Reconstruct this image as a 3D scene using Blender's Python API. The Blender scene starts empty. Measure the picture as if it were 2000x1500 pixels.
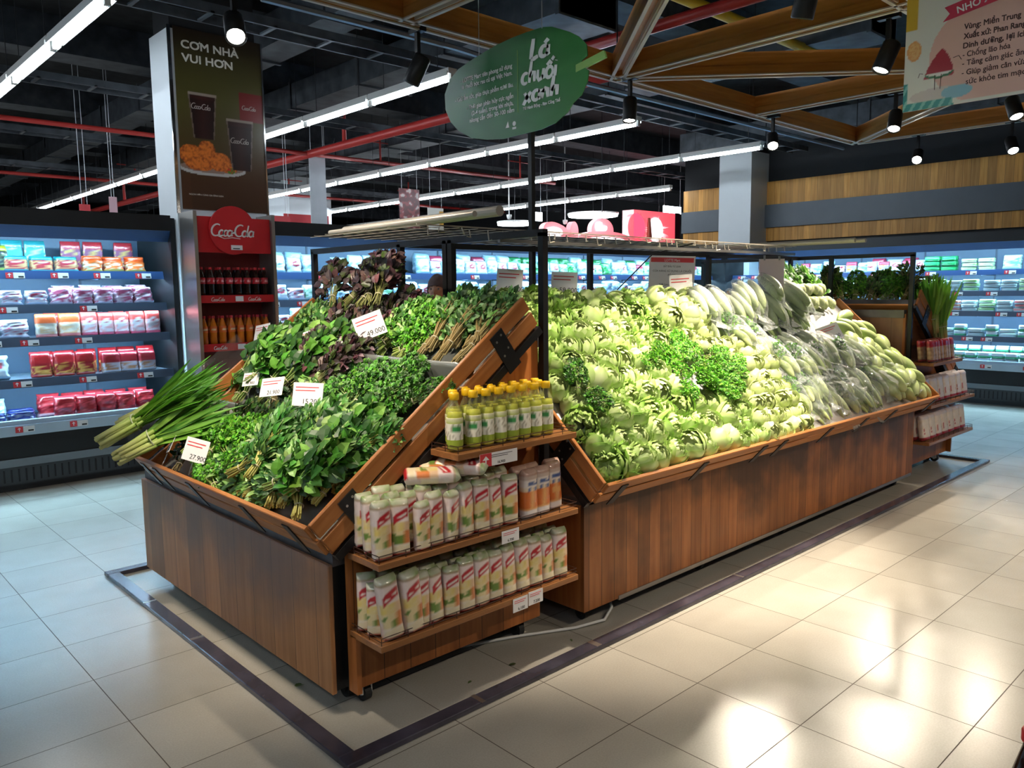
import bpy, bmesh, math, random
from math import sin, cos, pi, radians, sqrt, atan2, exp
from mathutils import Vector, Matrix, noise
R_ = random.Random(7)
SC = bpy.context.scene
COL = SC.collection

# ------------------------------------------------------------------ camera, world, exposure
CAM_YAW, CAM_PITCH, CAM_ROLL = 0.8179, 0.1176, -0.0109
def make_camera():
    y, p, r = CAM_YAW, CAM_PITCH, CAM_ROLL
    f = Vector((cos(y)*cos(p), sin(y)*cos(p), -sin(p)))
    rt = Vector((sin(y), -cos(y), 0)); up = rt.cross(f)
    r2 = rt*cos(r)+up*sin(r); u2 = -rt*sin(r)+up*cos(r)
    M = Matrix((r2, u2, -f)).transposed().to_4x4()
    cd = bpy.data.cameras.new('camera'); cam = bpy.data.objects.new('camera', cd); COL.objects.link(cam)
    M.translation = Vector((-2.0887, -1.6472, 1.5168)); cam.matrix_world = M
    cd.sensor_width = 36; cd.lens = 36*1553.5/2000; cd.clip_end = 100; cd.clip_start = .02
    SC.camera = cam
make_camera()
w = bpy.data.worlds.new('world'); SC.world = w; w.use_nodes = True
w.node_tree.nodes['Background'].inputs[0].default_value = (.55, .62, .75, 1)
w.node_tree.nodes['Background'].inputs[1].default_value = .03
vs = SC.view_settings
SC.display_settings.display_device = 'sRGB'
vs.view_transform = 'Standard'; vs.look = 'None'; vs.gamma = 1; vs.use_curve_mapping = False
vs.exposure = 0.75
SC.cycles.max_bounces = 6; SC.cycles.diffuse_bounces = 3; SC.cycles.glossy_bounces = 3
SC.cycles.transmission_bounces = 4; SC.cycles.transparent_max_bounces = 10
SC.cycles.caustics_reflective = False; SC.cycles.caustics_refractive = False
SC.cycles.sample_clamp_indirect = 4
TUBE_E = 30.0        # fluorescent tubes over the aisles
STRIP_E = 58.0       # strip lights in the chillers
SPOT_W = 110.0        # track spotlights over the produce

def lin(c):
    return c/12.92 if c <= .04045 else ((c+.055)/1.055)**2.4
def H(s):
    s = s.lstrip('#'); return tuple(lin(int(s[i:i+2], 16)/255) for i in (0, 2, 4))
def mixc(a, b, t):
    t = max(0, min(1, t)); return tuple(a[i]*(1-t)+b[i]*t for i in range(3))
def n3(x, y=0, z=0): return noise.noise(Vector((x, y, z)))

# ------------------------------------------------------------------ materials
MATS = {}
def _new(name):
    m = bpy.data.materials.new(name); m.use_nodes = True
    nt = m.node_tree; b = nt.nodes['Principled BSDF']; MATS[name] = m
    return m, nt, b
def setp(b, rough=.5, metal=0, spec=None):
    b.inputs['Roughness'].default_value = rough; b.inputs['Metallic'].default_value = metal
    if spec is not None: b.inputs['Specular IOR Level'].default_value = spec
def plain(name, col, rough=.5, metal=0, var=.12, scale=6, bump=0, spec=None):
    if name in MATS: return MATS[name]
    m, nt, b = _new(name); setp(b, rough, metal, spec)
    tc = nt.nodes.new('ShaderNodeTexCoord'); nz = nt.nodes.new('ShaderNodeTexNoise')
    nz.inputs['Scale'].default_value = scale; nz.inputs['Detail'].default_value = 3
    nt.links.new(tc.outputs['Object'], nz.inputs['Vector'])
    mx = nt.nodes.new('ShaderNodeMix'); mx.data_type = 'RGBA'
    mx.inputs[6].default_value = (*[c*(1-var) for c in col], 1); mx.inputs[7].default_value = (*[min(1, c*(1+var)) for c in col], 1)
    nt.links.new(nz.outputs['Fac'], mx.inputs[0]); nt.links.new(mx.outputs[2], b.inputs['Base Color'])
    if bump:
        bp = nt.nodes.new('ShaderNodeBump'); bp.inputs['Strength'].default_value = bump
        nt.links.new(nz.outputs['Fac'], bp.inputs['Height']); nt.links.new(bp.outputs[0], b.inputs['Normal'])
    return m
def glow(name, col, e):
    if name in MATS: return MATS[name]
    m, nt, b = _new(name)
    b.inputs['Base Color'].default_value = (.8, .8, .8, 1)
    b.inputs['Emission Color'].default_value = (*col, 1); b.inputs['Emission Strength'].default_value = e
    return m
def vcol(name, rough=.5, trans=0.0, var=.1, spec=None, film=0, bump=0, bscale=60):
    """printed / grown colours carried by the mesh; film = clear wrap sheen"""
    if name in MATS: return MATS[name]
    m, nt, b = _new(name); setp(b, rough, 0, spec)
    at = nt.nodes.new('ShaderNodeAttribute'); at.attribute_name = 'Col'
    oi = nt.nodes.new('ShaderNodeObjectInfo')
    hs = nt.nodes.new('ShaderNodeHueSaturation')
    mr = nt.nodes.new('ShaderNodeMapRange'); mr.inputs[3].default_value = 1-var; mr.inputs[4].default_value = 1+var
    nt.links.new(oi.outputs['Random'], mr.inputs[0]); nt.links.new(mr.outputs[0], hs.inputs['Value'])
    nt.links.new(at.outputs['Color'], hs.inputs['Color']); nt.links.new(hs.outputs[0], b.inputs['Base Color'])
    if film:
        b.inputs['Coat Weight'].default_value = film; b.inputs['Coat Roughness'].default_value = .12
    if bump:
        tc = nt.nodes.new('ShaderNodeTexCoord'); nz = nt.nodes.new('ShaderNodeTexNoise'); nz.inputs['Scale'].default_value = bscale
        nt.links.new(tc.outputs['Object'], nz.inputs['Vector'])
        bp = nt.nodes.new('ShaderNodeBump'); bp.inputs['Strength'].default_value = bump; bp.inputs['Distance'].default_value = .01
        nt.links.new(nz.outputs['Fac'], bp.inputs['Height']); nt.links.new(bp.outputs[0], b.inputs['Normal'])
        if film: nt.links.new(bp.outputs[0], b.inputs['Coat Normal'])
    if trans:
        tr = nt.nodes.new('ShaderNodeBsdfTranslucent'); nt.links.new(hs.outputs[0], tr.inputs[0])
        ms = nt.nodes.new('ShaderNodeMixShader'); ms.inputs[0].default_value = trans
        out = nt.nodes['Material Output']
        nt.links.new(b.outputs[0], ms.inputs[1]); nt.links.new(tr.outputs[0], ms.inputs[2]); nt.links.new(ms.outputs[0], out.inputs[0])
    return m
def film_mat(name, tint=(.95, .97, 1), clear=.75, rough=.12, bump=.6, scale=30):
    """clear plastic bag film"""
    if name in MATS: return MATS[name]
    m, nt, b = _new(name); out = nt.nodes['Material Output']; nt.nodes.remove(b)
    g = nt.nodes.new('ShaderNodeBsdfGlossy'); g.inputs['Roughness'].default_value = rough; g.inputs[0].default_value = (.92, .95, .95, 1)
    tr = nt.nodes.new('ShaderNodeBsdfTransparent'); tr.inputs[0].default_value = (*tint, 1)
    tc = nt.nodes.new('ShaderNodeTexCoord'); nz = nt.nodes.new('ShaderNodeTexNoise')
    nz.inputs['Scale'].default_value = scale; nz.inputs['Detail'].default_value = 2; nz.inputs['Distortion'].default_value = 1.5
    nt.links.new(tc.outputs['Object'], nz.inputs['Vector'])
    bp = nt.nodes.new('ShaderNodeBump'); bp.inputs['Strength'].default_value = bump; bp.inputs['Distance'].default_value = .02
    nt.links.new(nz.outputs['Fac'], bp.inputs['Height']); nt.links.new(bp.outputs[0], g.inputs['Normal'])
    lw = nt.nodes.new('ShaderNodeLayerWeight'); lw.inputs[0].default_value = .35; nt.links.new(bp.outputs[0], lw.inputs['Normal'])
    mr = nt.nodes.new('ShaderNodeMapRange'); mr.inputs[3].default_value = (1-clear)*.26; mr.inputs[4].default_value = min(.95, (1-clear)*2.0)
    nt.links.new(lw.outputs['Fresnel'], mr.inputs[0])
    df = nt.nodes.new('ShaderNodeBsdfDiffuse'); df.inputs[0].default_value = (.85, .88, .86, 1); nt.links.new(bp.outputs[0], df.inputs['Normal'])
    tl = nt.nodes.new('ShaderNodeBsdfTranslucent'); tl.inputs[0].default_value = (.85, .88, .86, 1)
    m1 = nt.nodes.new('ShaderNodeMixShader'); m1.inputs[0].default_value = .5; nt.links.new(df.outputs[0], m1.inputs[1]); nt.links.new(tl.outputs[0], m1.inputs[2])
    m0 = nt.nodes.new('ShaderNodeMixShader'); m0.inputs[0].default_value = .5; nt.links.new(m1.outputs[0], m0.inputs[1]); nt.links.new(g.outputs[0], m0.inputs[2])
    ms = nt.nodes.new('ShaderNodeMixShader'); nt.links.new(mr.outputs[0], ms.inputs[0])
    nt.links.new(tr.outputs[0], ms.inputs[1]); nt.links.new(m0.outputs[0], ms.inputs[2]); nt.links.new(ms.outputs[0], out.inputs[0])
    return m
def wood(name, c1, c2, plank='X', width=.09, grain='Z', stain=0, rough=.45, groove=True, stz=(.3, .58), stc=(.035, .022, .016)):
    """timber boards: grain noise stretched along `grain`, one tone per plank counted along `plank`"""
    if name in MATS: return MATS[name]
    m, nt, b = _new(name); setp(b, rough, 0, .35)
    N = nt.nodes.new; L = nt.links.new
    tc = N('ShaderNodeTexCoord'); sx = N('ShaderNodeSeparateXYZ'); L(tc.outputs['Object'], sx.inputs[0])
    mp = N('ShaderNodeMapping'); s = {'X': (2.2, 34, 34), 'Y': (34, 2.2, 34), 'Z': (34, 34, 2.2)}[grain]
    mp.inputs['Scale'].default_value = s; L(tc.outputs['Object'], mp.inputs[0])
    nz = N('ShaderNodeTexNoise'); nz.inputs['Scale'].default_value = 1; nz.inputs['Detail'].default_value = 5; nz.inputs['Distortion'].default_value = .6
    dv = N('ShaderNodeMath'); dv.operation = 'DIVIDE'; dv.inputs[1].default_value = width
    L(sx.outputs[plank], dv.inputs[0])
    fl = N('ShaderNodeMath'); fl.operation = 'FLOOR'; L(dv.outputs[0], fl.inputs[0])
    wn = N('ShaderNodeTexWhiteNoise'); wn.noise_dimensions = '1D'; L(fl.outputs[0], wn.inputs['W'])
    ad = N('ShaderNodeVectorMath'); ad.operation = 'ADD'; sc = N('ShaderNodeVectorMath'); sc.operation = 'SCALE'; sc.inputs['Scale'].default_value = 40
    L(wn.outputs['Color'], sc.inputs[0]); L(mp.outputs[0], ad.inputs[0]); L(sc.outputs[0], ad.inputs[1]); L(ad.outputs[0], nz.inputs['Vector'])
    mx = N('ShaderNodeMix'); mx.data_type = 'RGBA'; mx.inputs[6].default_value = (*c1, 1); mx.inputs[7].default_value = (*c2, 1)
    rp = N('ShaderNodeMapRange'); rp.inputs[1].default_value = .3; rp.inputs[2].default_value = .72; L(nz.outputs['Fac'], rp.inputs[0])
    L(rp.outputs[0], mx.inputs[0])
    hv = N('ShaderNodeHueSaturation'); mr = N('ShaderNodeMapRange'); mr.inputs[3].default_value = .72; mr.inputs[4].default_value = 1.2
    L(wn.outputs['Value'], mr.inputs[0]); L(mr.outputs[0], hv.inputs['Value']); L(mx.outputs[2], hv.inputs['Color'])
    last = hv.outputs[0]
    if groove:
        fr = N('ShaderNodeMath'); fr.operation = 'FRACT'; L(dv.outputs[0], fr.inputs[0])
        lt = N('ShaderNodeMath'); lt.operation = 'LESS_THAN'; lt.inputs[1].default_value = .0025/width; L(fr.outputs[0], lt.inputs[0])
        g = N('ShaderNodeMix'); g.data_type = 'RGBA'; g.inputs[7].default_value = (.012, .006, .003, 1)
        L(lt.outputs[0], g.inputs[0]); L(last, g.inputs[6]); last = g.outputs[2]
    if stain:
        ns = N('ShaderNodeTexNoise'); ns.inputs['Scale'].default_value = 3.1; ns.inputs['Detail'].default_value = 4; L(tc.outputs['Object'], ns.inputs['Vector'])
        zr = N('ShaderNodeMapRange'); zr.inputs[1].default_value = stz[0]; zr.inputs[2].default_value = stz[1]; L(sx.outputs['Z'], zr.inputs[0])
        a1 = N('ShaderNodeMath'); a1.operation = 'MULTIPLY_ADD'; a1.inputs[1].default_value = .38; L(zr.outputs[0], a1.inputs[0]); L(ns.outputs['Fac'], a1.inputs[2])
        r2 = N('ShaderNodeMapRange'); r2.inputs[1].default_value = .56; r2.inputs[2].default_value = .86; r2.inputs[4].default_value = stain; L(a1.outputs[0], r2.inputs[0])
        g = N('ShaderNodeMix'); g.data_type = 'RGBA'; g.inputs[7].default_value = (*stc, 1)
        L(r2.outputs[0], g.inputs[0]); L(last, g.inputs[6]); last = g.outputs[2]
    L(last, b.inputs['Base Color'])
    return m
def floor_mat():
    m, nt, b = _new('floor_tiles'); N = nt.nodes.new; L = nt.links.new; setp(b, .2, 0, .5)
    tc = N('ShaderNodeTexCoord'); sx = N('ShaderNodeSeparateXYZ'); L(tc.outputs['Object'], sx.inputs[0])
    cells = []; edges = []
    for a in 'XY':
        d = N('ShaderNodeMath'); d.operation = 'DIVIDE'; d.inputs[1].default_value = .42; L(sx.outputs[a], d.inputs[0])
        fl = N('ShaderNodeMath'); fl.operation = 'FLOOR'; L(d.outputs[0], fl.inputs[0]); cells.append(fl)
        pp = N('ShaderNodeMath'); pp.operation = 'PINGPONG'; pp.inputs[1].default_value = .5; L(d.outputs[0], pp.inputs[0])
        lt = N('ShaderNodeMath'); lt.operation = 'LESS_THAN'; lt.inputs[1].default_value = .0042; L(pp.outputs[0], lt.inputs[0]); edges.append(lt)
    cb = N('ShaderNodeCombineXYZ'); L(cells[0].outputs[0], cb.inputs[0]); L(cells[1].outputs[0], cb.inputs[1])
    wn = N('ShaderNodeTexWhiteNoise'); wn.noise_dimensions = '2D'; L(cb.outputs[0], wn.inputs['Vector'])
    mxe = N('ShaderNodeMath'); mxe.operation = 'MAXIMUM'; L(edges[0].outputs[0], mxe.inputs[0]); L(edges[1].outputs[0], mxe.inputs[1])
    sc = N('ShaderNodeVectorMath'); sc.operation = 'SCALE'; sc.inputs['Scale'].default_value = 9; L(wn.outputs['Color'], sc.inputs[0])
    ad = N('ShaderNodeVectorMath'); ad.operation = 'ADD'; L(tc.outputs['Object'], ad.inputs[0]); L(sc.outputs[0], ad.inputs[1])
    n1 = N('ShaderNodeTexNoise'); n1.inputs['Scale'].default_value = 4.5; n1.inputs['Detail'].default_value = 6; n1.inputs['Roughness'].default_value = .5; L(ad.outputs[0], n1.inputs['Vector'])
    n2 = N('ShaderNodeTexNoise'); n2.inputs['Scale'].default_value = 160; n2.inputs['Detail'].default_value = 2; L(tc.outputs['Object'], n2.inputs['Vector'])
    m1 = N('ShaderNodeMix'); m1.data_type = 'RGBA'; m1.inputs[6].default_value = (.40, .372, .318, 1); m1.inputs[7].default_value = (.465, .435, .375, 1)
    rr = N('ShaderNodeMapRange'); rr.inputs[1].default_value = .15; rr.inputs[2].default_value = .85; L(n1.outputs['Fac'], rr.inputs[0]); L(rr.outputs[0], m1.inputs[0])
    hv = N('ShaderNodeHueSaturation'); mr = N('ShaderNodeMapRange'); mr.inputs[3].default_value = .92; mr.inputs[4].default_value = 1.06
    L(wn.outputs['Value'], mr.inputs[0]); L(mr.outputs[0], hv.inputs['Value']); L(m1.outputs[2], hv.inputs['Color'])
    m2 = N('ShaderNodeMix'); m2.data_type = 'RGBA'; m2.blend_type = 'MULTIPLY'; m2.inputs[0].default_value = .25
    L(hv.outputs[0], m2.inputs[6]); L(n2.outputs['Fac'], m2.inputs[7])
    g = N('ShaderNodeMix'); g.data_type = 'RGBA'; g.inputs[7].default_value = (.06, .045, .03, 1); L(mxe.outputs[0], g.inputs[0]); L(m2.outputs[2], g.inputs[6])
    L(g.outputs[2], b.inputs['Base Color'])
    r3 = N('ShaderNodeMapRange'); r3.inputs[1].default_value = .0; r3.inputs[2].default_value = 1; r3.inputs[3].default_value = .20; r3.inputs[4].default_value = .30; L(n1.outputs['Fac'], r3.inputs[0])
    ma = N('ShaderNodeMath'); ma.operation = 'MULTIPLY_ADD'; ma.inputs[1].default_value = .5; L(mxe.outputs[0], ma.inputs[0]); L(r3.outputs[0], ma.inputs[2]); L(ma.outputs[0], b.inputs['Roughness'])
    iv = N('ShaderNodeMath'); iv.operation = 'SUBTRACT'; iv.inputs[0].default_value = 1; L(mxe.outputs[0], iv.inputs[1])
    n4 = N('ShaderNodeTexNoise'); n4.inputs['Scale'].default_value = 5; L(ad.outputs[0], n4.inputs['Vector'])
    ss = N('ShaderNodeMath'); ss.operation = 'MULTIPLY_ADD'; ss.inputs[1].default_value = .35; L(n4.outputs['Fac'], ss.inputs[0]); L(iv.outputs[0], ss.inputs[2])
    bp = N('ShaderNodeBump'); bp.inputs['Strength'].default_value = .35; bp.inputs['Distance'].default_value = .002; L(ss.outputs[0], bp.inputs['Height']); L(bp.outputs[0], b.inputs['Normal'])
    return m

# ------------------------------------------------------------------ mesh helper
class MB:
    def __init__(s): s.v = []; s.f = []; s.m = []; s.c = []; s.T = None; s.hascol = False
    def add(s, vs, fs, m=0, col=None):
        o = len(s.v); T = s.T
        for v in vs: s.v.append(tuple(T @ Vector(v)) if T is not None else tuple(v))
        for f in fs: s.f.append(tuple(i+o for i in f)); s.m.append(m)
        if col is None: s.c += [(1, 1, 1)]*len(vs)
        elif isinstance(col, list): s.c += col; s.hascol = True
        else: s.c += [col]*len(vs); s.hascol = True
        return s
    def box(s, c, d, R=None, m=0, col=None):
        hx, hy, hz = d[0]/2, d[1]/2, d[2]/2; vs = []
        for x in (-hx, hx):
            for y in (-hy, hy):
                for z in (-hz, hz):
                    p = Vector((x, y, z)); p = R @ p if R is not None else p; vs.append(p+Vector(c))
        return s.add(vs, [(0, 1, 3, 2), (4, 6, 7, 5), (0, 4, 5, 1), (2, 3, 7, 6), (0, 2, 6, 4), (1, 5, 7, 3)], m, col)
    def b2(s, a, b, m=0, col=None):
        return s.box([(a[i]+b[i])/2 for i in range(3)], [abs(b[i]-a[i]) for i in range(3)], None, m, col)
    def cyl(s, p0, p1, r0, r1=None, n=10, m=0, col=None, caps=True):
        r1 = r0 if r1 is None else r1; p0 = Vector(p0); p1 = Vector(p1); d = (p1-p0).normalized()
        a = d.orthogonal().normalized(); b = d.cross(a); vs = []
        for p, r in ((p0, r0), (p1, r1)):
            for k in range(n): t = 2*pi*k/n; vs.append(p+a*cos(t)*r+b*sin(t)*r)
        fs = [(k, (k+1) % n, n+(k+1) % n, n+k) for k in range(n)]
        if caps: fs += [tuple(range(n-1, -1, -1)), tuple(range(n, 2*n))]
        return s.add(vs, fs, m, col)
    def tube(s, pts, r, n=6, m=0, col=None, taper=None):
        pts = [Vector(p) for p in pts]; K = len(pts); vs = []; a = None
        for i, p in enumerate(pts):
            d = (pts[min(i+1, K-1)]-pts[max(i-1, 0)]).normalized()
            a = d.orthogonal().normalized() if a is None else (a-d*a.dot(d)).normalized()
            b = d.cross(a); rr = r if taper is None else r*(1+(taper-1)*i/(K-1))
            for k in range(n): t = 2*pi*k/n; vs.append(p+a*cos(t)*rr+b*sin(t)*rr)
        fs = [(i*n+k, i*n+(k+1) % n, (i+1)*n+(k+1) % n, (i+1)*n+k) for i in range(K-1) for k in range(n)]
        fs += [tuple(range(n-1, -1, -1)), tuple(range((K-1)*n, K*n))]
        return s.add(vs, fs, m, col)
    def lathe(s, prof, n=16, m=0, col=None, cfn=None):
        vs = []; cs = []
        for r, z in prof:
            for k in range(n): t = 2*pi*k/n; vs.append((r*cos(t), r*sin(t), z)); cs.append(cfn(k/n, z) if cfn else None)
        K = len(prof)
        fs = [(i*n+k, i*n+(k+1) % n, (i+1)*n+(k+1) % n, (i+1)*n+k) for i in range(K-1) for k in range(n)]
        fs += [tuple(range(n-1, -1, -1)), tuple(range((K-1)*n, K*n))]
        return s.add(vs, fs, m, cs if cfn else col)
    def grid(s, fn, nu, nv, m=0, cfn=None, wrapu=False, col=None):
        vs = []; cs = []
        for j in range(nv+1):
            for i in range(nu+(0 if wrapu else 1)):
                u, v = i/nu, j/nv; vs.append(fn(u, v))
                if cfn: cs.append(cfn(u, v))
        W = nu+(0 if wrapu else 1)
        fs = [(j*W+i, j*W+(i+1) % W, (j+1)*W+(i+1) % W, (j+1)*W+i) for j in range(nv) for i in range(nu)]
        return s.add(vs, fs, m, cs if cfn else col)
    def mesh(s, name, mats, smooth=False):
        me = bpy.data.meshes.new(name); me.from_pydata(s.v, [], s.f)
        for mt in (mats if isinstance(mats, (list, tuple)) else [mats]): me.materials.append(mt)
        if any(s.m): me.polygons.foreach_set('material_index', s.m)
        if smooth: me.polygons.foreach_set('use_smooth', [True]*len(s.f))
        if s.hascol:
            ca = me.color_attributes.new('Col', 'FLOAT_COLOR', 'POINT'); flat = []
            for c in s.c: flat += [c[0], c[1], c[2], 1]
            ca.data.foreach_set('color', flat)
        me.update(); return me
    def build(s, name, mats, parent=None, loc=(0, 0, 0), rot=(0, 0, 0), smooth=False, world=False):
        if world: s.v = [(a[0]-loc[0], a[1]-loc[1], a[2]-loc[2]) for a in s.v]
        o = bpy.data.objects.new(name, s.mesh(name, mats, smooth)); COL.objects.link(o)
        o.location = loc; o.rotation_euler = rot
        if parent is not None: o.parent = parent
        return o
def bevel(o, w=.003, seg=1):
    md = o.modifiers.new('edge', 'BEVEL'); md.width = w; md.segments = seg; md.limit_method = 'ANGLE'; return o
def tag(o, label, cat, group=None, kind=None):
    o['label'] = label; o['category'] = cat
    if group: o['group'] = group
    if kind: o['kind'] = kind
    return o
def thing(name, label, cat, loc=(0, 0, 0), rot=(0, 0, 0), group=None):
    o = bpy.data.objects.new(name, None); COL.objects.link(o); o.location = loc; o.rotation_euler = rot; o.empty_display_size = .05
    return tag(o, label, cat, group)
def struct(o, label=None):
    o['kind'] = 'structure'
    if label: o['label'] = label
    return o
def part(name, mesh, parent, loc=(0, 0, 0), rot=(0, 0, 0), label=None):
    o = bpy.data.objects.new(name, mesh); COL.objects.link(o); o.parent = parent; o.location = loc; o.rotation_euler = rot
    if label: o['label'] = label
    return o
def dup(root, M=None, label=None, group=None):
    r = root.copy(); COL.objects.link(r)
    if M is not None: r.matrix_world = M
    if label: r['label'] = label
    if group: r['group'] = group
    for ch in root.children:
        c = ch.copy(); COL.objects.link(c); c.parent = r
        for g in ch.children:
            d = g.copy(); COL.objects.link(d); d.parent = c
    return r
_used = set()
def first_or_dup(root, M, label, group=None):
    """the first use places the built thing itself, later uses place copies"""
    if id(root) not in _used:
        _used.add(id(root)); root.matrix_world = M; root['label'] = label
        if group: root['group'] = group
        return root
    return dup(root, M, label, group)
def TRS(loc, X, Y, Z, s=1.0):
    M = Matrix((Vector(X).normalized()*s, Vector(Y).normalized()*s, Vector(Z).normalized()*s)).transposed().to_4x4(); M.translation = Vector(loc); return M
FACE_NX = ((0, -1, 0), (0, 0, 1), (-1, 0, 0))    # boards that face -x
FACE_NY = ((1, 0, 0), (0, 0, 1), (0, -1, 0))     # boards that face -y
def text_mesh(txt, size, depth=.001, shear=0, bold=0, align='LEFT', spacing=1, line=1):
    cu = bpy.data.curves.new('txt', 'FONT'); cu.body = txt; cu.size = size; cu.extrude = depth; cu.shear = shear; cu.offset = bold
    cu.align_x = align; cu.space_character = spacing; cu.space_line = line; cu.resolution_u = 3
    ob = bpy.data.objects.new('txt', cu); COL.objects.link(ob)
    dg = bpy.context.evaluated_depsgraph_get(); me = bpy.data.meshes.new_from_object(ob.evaluated_get(dg))
    bpy.data.objects.remove(ob); bpy.data.curves.remove(cu); return me
def add_text(txt, size, mat, parent, loc, axes=None, name='lettering', **k):
    me = text_mesh(txt, size, **k); me.materials.clear(); me.materials.append(mat)
    o = bpy.data.objects.new(name, me); COL.objects.link(o); o.parent = parent
    if axes: o.matrix_local = TRS(loc, *axes)
    else: o.location = loc
    return o

# hand-drawn lettering: each glyph is a list of strokes in a unit box
def arc(cx, cy, rx, ry, a0, a1, n=14): return [(cx+rx*cos(radians(a0+(a1-a0)*i/n)), cy+ry*sin(radians(a0+(a1-a0)*i/n))) for i in range(n+1)]
GL = {
 'C': (.85, [arc(.45, .5, .42, .5, 55, 310)]), 'o': (.5, [arc(.24, .25, .2, .25, 0, 360)]), 'c': (.45, [arc(.24, .25, .2, .25, 50, 310)]),
 'a': (.52, [arc(.22, .25, .19, .25, 20, 340), [(.42, .5), (.42, .12), (.5, .0)]]), 'l': (.28, [[(.1, .98), (.06, .3), (.1, .05), (.22, 0)]]),
 '-': (.3, [[(.05, .28), (.25, .3)]]), 'L': (.5, [[(.08, 1), (.06, .5), (.04, .05)], [(.04, .05), (.2, .02), (.42, .1)]]),
 'h': (.5, [[(.1, 1), (.07, .5), (.06, 0)], [(.06, .25), (.2, .48), (.34, .45), (.36, .2), (.38, 0)]]),
 'u': (.52, [[(.06, .5), (.06, .15), (.16, .0), (.3, .05), (.38, .2)], [(.4, .5), (.39, .2), (.44, 0)]]),
 'i': (.22, [[(.1, .5), (.09, .2), (.1, 0)], [(.1, .68), (.11, .72)]]),
 'x': (.5, [[(.04, .5), (.2, .25), (.4, -.05)], [(.4, .5), (.2, .25), (.02, -.12)]]),
 'n': (.52, [[(.08, .5), (.07, .25), (.06, 0)], [(.07, .3), (.22, .5), (.34, .42), (.36, .2), (.4, 0)]]),
 'e': (.46, [[(.05, .25), (.4, .3)]+arc(.23, .25, .18, .25, 10, 310)]), ' ': (.35, []),
 'á': (.52, [arc(.22, .25, .19, .25, 20, 340), [(.42, .5), (.42, .12), (.5, .0)], [(.22, .62), (.38, .78)]]),
 'ố': (.5, [arc(.24, .25, .2, .25, 0, 360), [(.06, .6), (.22, .74), (.36, .6)], [(.34, .78), (.46, .92)]]),
}
def strokes(mb, txt, h, wd, x0=0, y0=0, shear=0, depth=.002, sp=1.0, m=0, z=0, col=None):
    x = 0
    for ch in txt:
        adv, sts = GL[ch]
        for st in sts:
            P = [((x+px+shear*py)*h+x0, py*h+y0) for px, py in st]; n = len(P); vs = []
            for i, (px, py) in enumerate(P):
                ax, ay = P[max(i-1, 0)]; bx, by = P[min(i+1, n-1)]; l = math.hypot(bx-ax, by-ay) or 1
                nx, ny = -(by-ay)/l, (bx-ax)/l; ww = wd*(.62+.5*sin(pi*(i+.6)/(n+.2)))*.5
                for sgn in (-1, 1):
                    for zz in (z, z+depth): vs.append((px+nx*ww*sgn, py+ny*ww*sgn, zz))
            fs = []
            for i in range(n-1):
                a, b = i*4, (i+1)*4
                fs += [(a+1, b+1, b+3, a+3), (a, a+2, b+2, b), (a, b, b+1, a+1), (a+2, a+3, b+3, b+2)]
            fs += [(0, 1, 3, 2), (4*n-4, 4*n-2, 4*n-1, 4*n-3)]
            mb.add(vs, fs, m, col)
        x += adv*sp
    return x*h

# ------------------------------------------------------------------ shared materials
M_black = plain('black_steel', (.012, .012, .013), .42, .2, spec=.4)
M_dark = plain('dark_grey_paint', (.03, .034, .04), .5)
M_steel = plain('brushed_steel', (.45, .43, .40), .3, .9)
M_chrome = plain('chrome', (.7, .7, .7), .12, 1)
M_white = plain('white_paint', (.68, .72, .74), .55, var=.04)
M_card = plain('white_card', (.82, .80, .80), .5, var=.03)
M_ink = plain('black_ink', (.02, .02, .02), .6)
M_redtag = plain('red_tag', (.62, .04, .05), .45, var=.05)
M_film = film_mat('clear_film')
M_rubber = plain('rubber', (.02, .02, .02), .7)
M_trim = plain('white_plastic', (.75, .75, .72), .35, var=.03)
W_crate = wood('crate_boards', (.36, .125, .032), (.56, .23, .07), 'Y', .4, 'X', groove=False)
# ------------------------------------------------------------------ room shell
fm = floor_mat()
struct(MB().b2((-9, -7, -.1), (17, 30, 0)).build('floor', fm))
M_wallk = plain('black_wall_paint', (.012, .013, .015), .8)
M_ceil = plain('black_ceiling_paint', (.018, .020, .022), .85, .35, 1.3)
struct(MB().b2((-9, -7, 4.5), (17, 30, 4.7)).build('ceiling', M_ceil))
struct(MB().b2((10.3, -7, 0), (10.5, 6.93, 4.5)).build('wall_right', M_wallk))
struct(MB().b2((-9, 29.8, 0), (17, 30, 4.5)).build('wall_far', M_wallk))
struct(MB().b2((-9.2, -7, 0), (-9, 30, 4.5)).build('wall_left', M_wallk))
struct(MB().b2((-9, -7.2, 0), (17, -7, 4.5)).build('wall_near', M_wallk))
struct(MB().b2((16.8, 6.93, 0), (17, 30, 4.5)).build('wall_east', M_wallk))
W_pine = wood('pine_cladding', (.50, .22, .035), (.70, .36, .08), 'Y', .105, 'Z', rough=.5)
struct(MB().b2((10.26, -7, 2.87), (10.3, 6.93, 3.25)).build('trim_1', W_pine), 'upper band of upright pine boards on the wall')
struct(MB().b2((10.26, -7, 2.28), (10.3, 6.93, 2.5)).build('trim_2', W_pine), 'lower band of upright pine boards on the wall')
M_band = plain('slate_grey_band', (.075, .09, .105), .5, .1)
struct(MB().b2((10.20, -7, 2.5), (10.3, 6.93, 2.87)).build('trim_3', M_band), 'slate grey band between the pine boards')
M_colw = plain('column_white', (.70, .75, .78), .6, var=.03)
def column(a, b, top, name):
    mb = MB().b2((a[0], a[1], 0), (b[0], b[1], top), 0); mb.b2((a[0]+.03, a[1]+.03, top), (b[0]-.03, b[1]-.03, 4.5), 1)
    return struct(mb.build(name, [M_colw, M_wallk]))
column((.57, 5.34), (1.38, 5.76), 3.72, 'column')
column((9.75, 5.28), (10.3, 5.87), 3.71, 'column')
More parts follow.
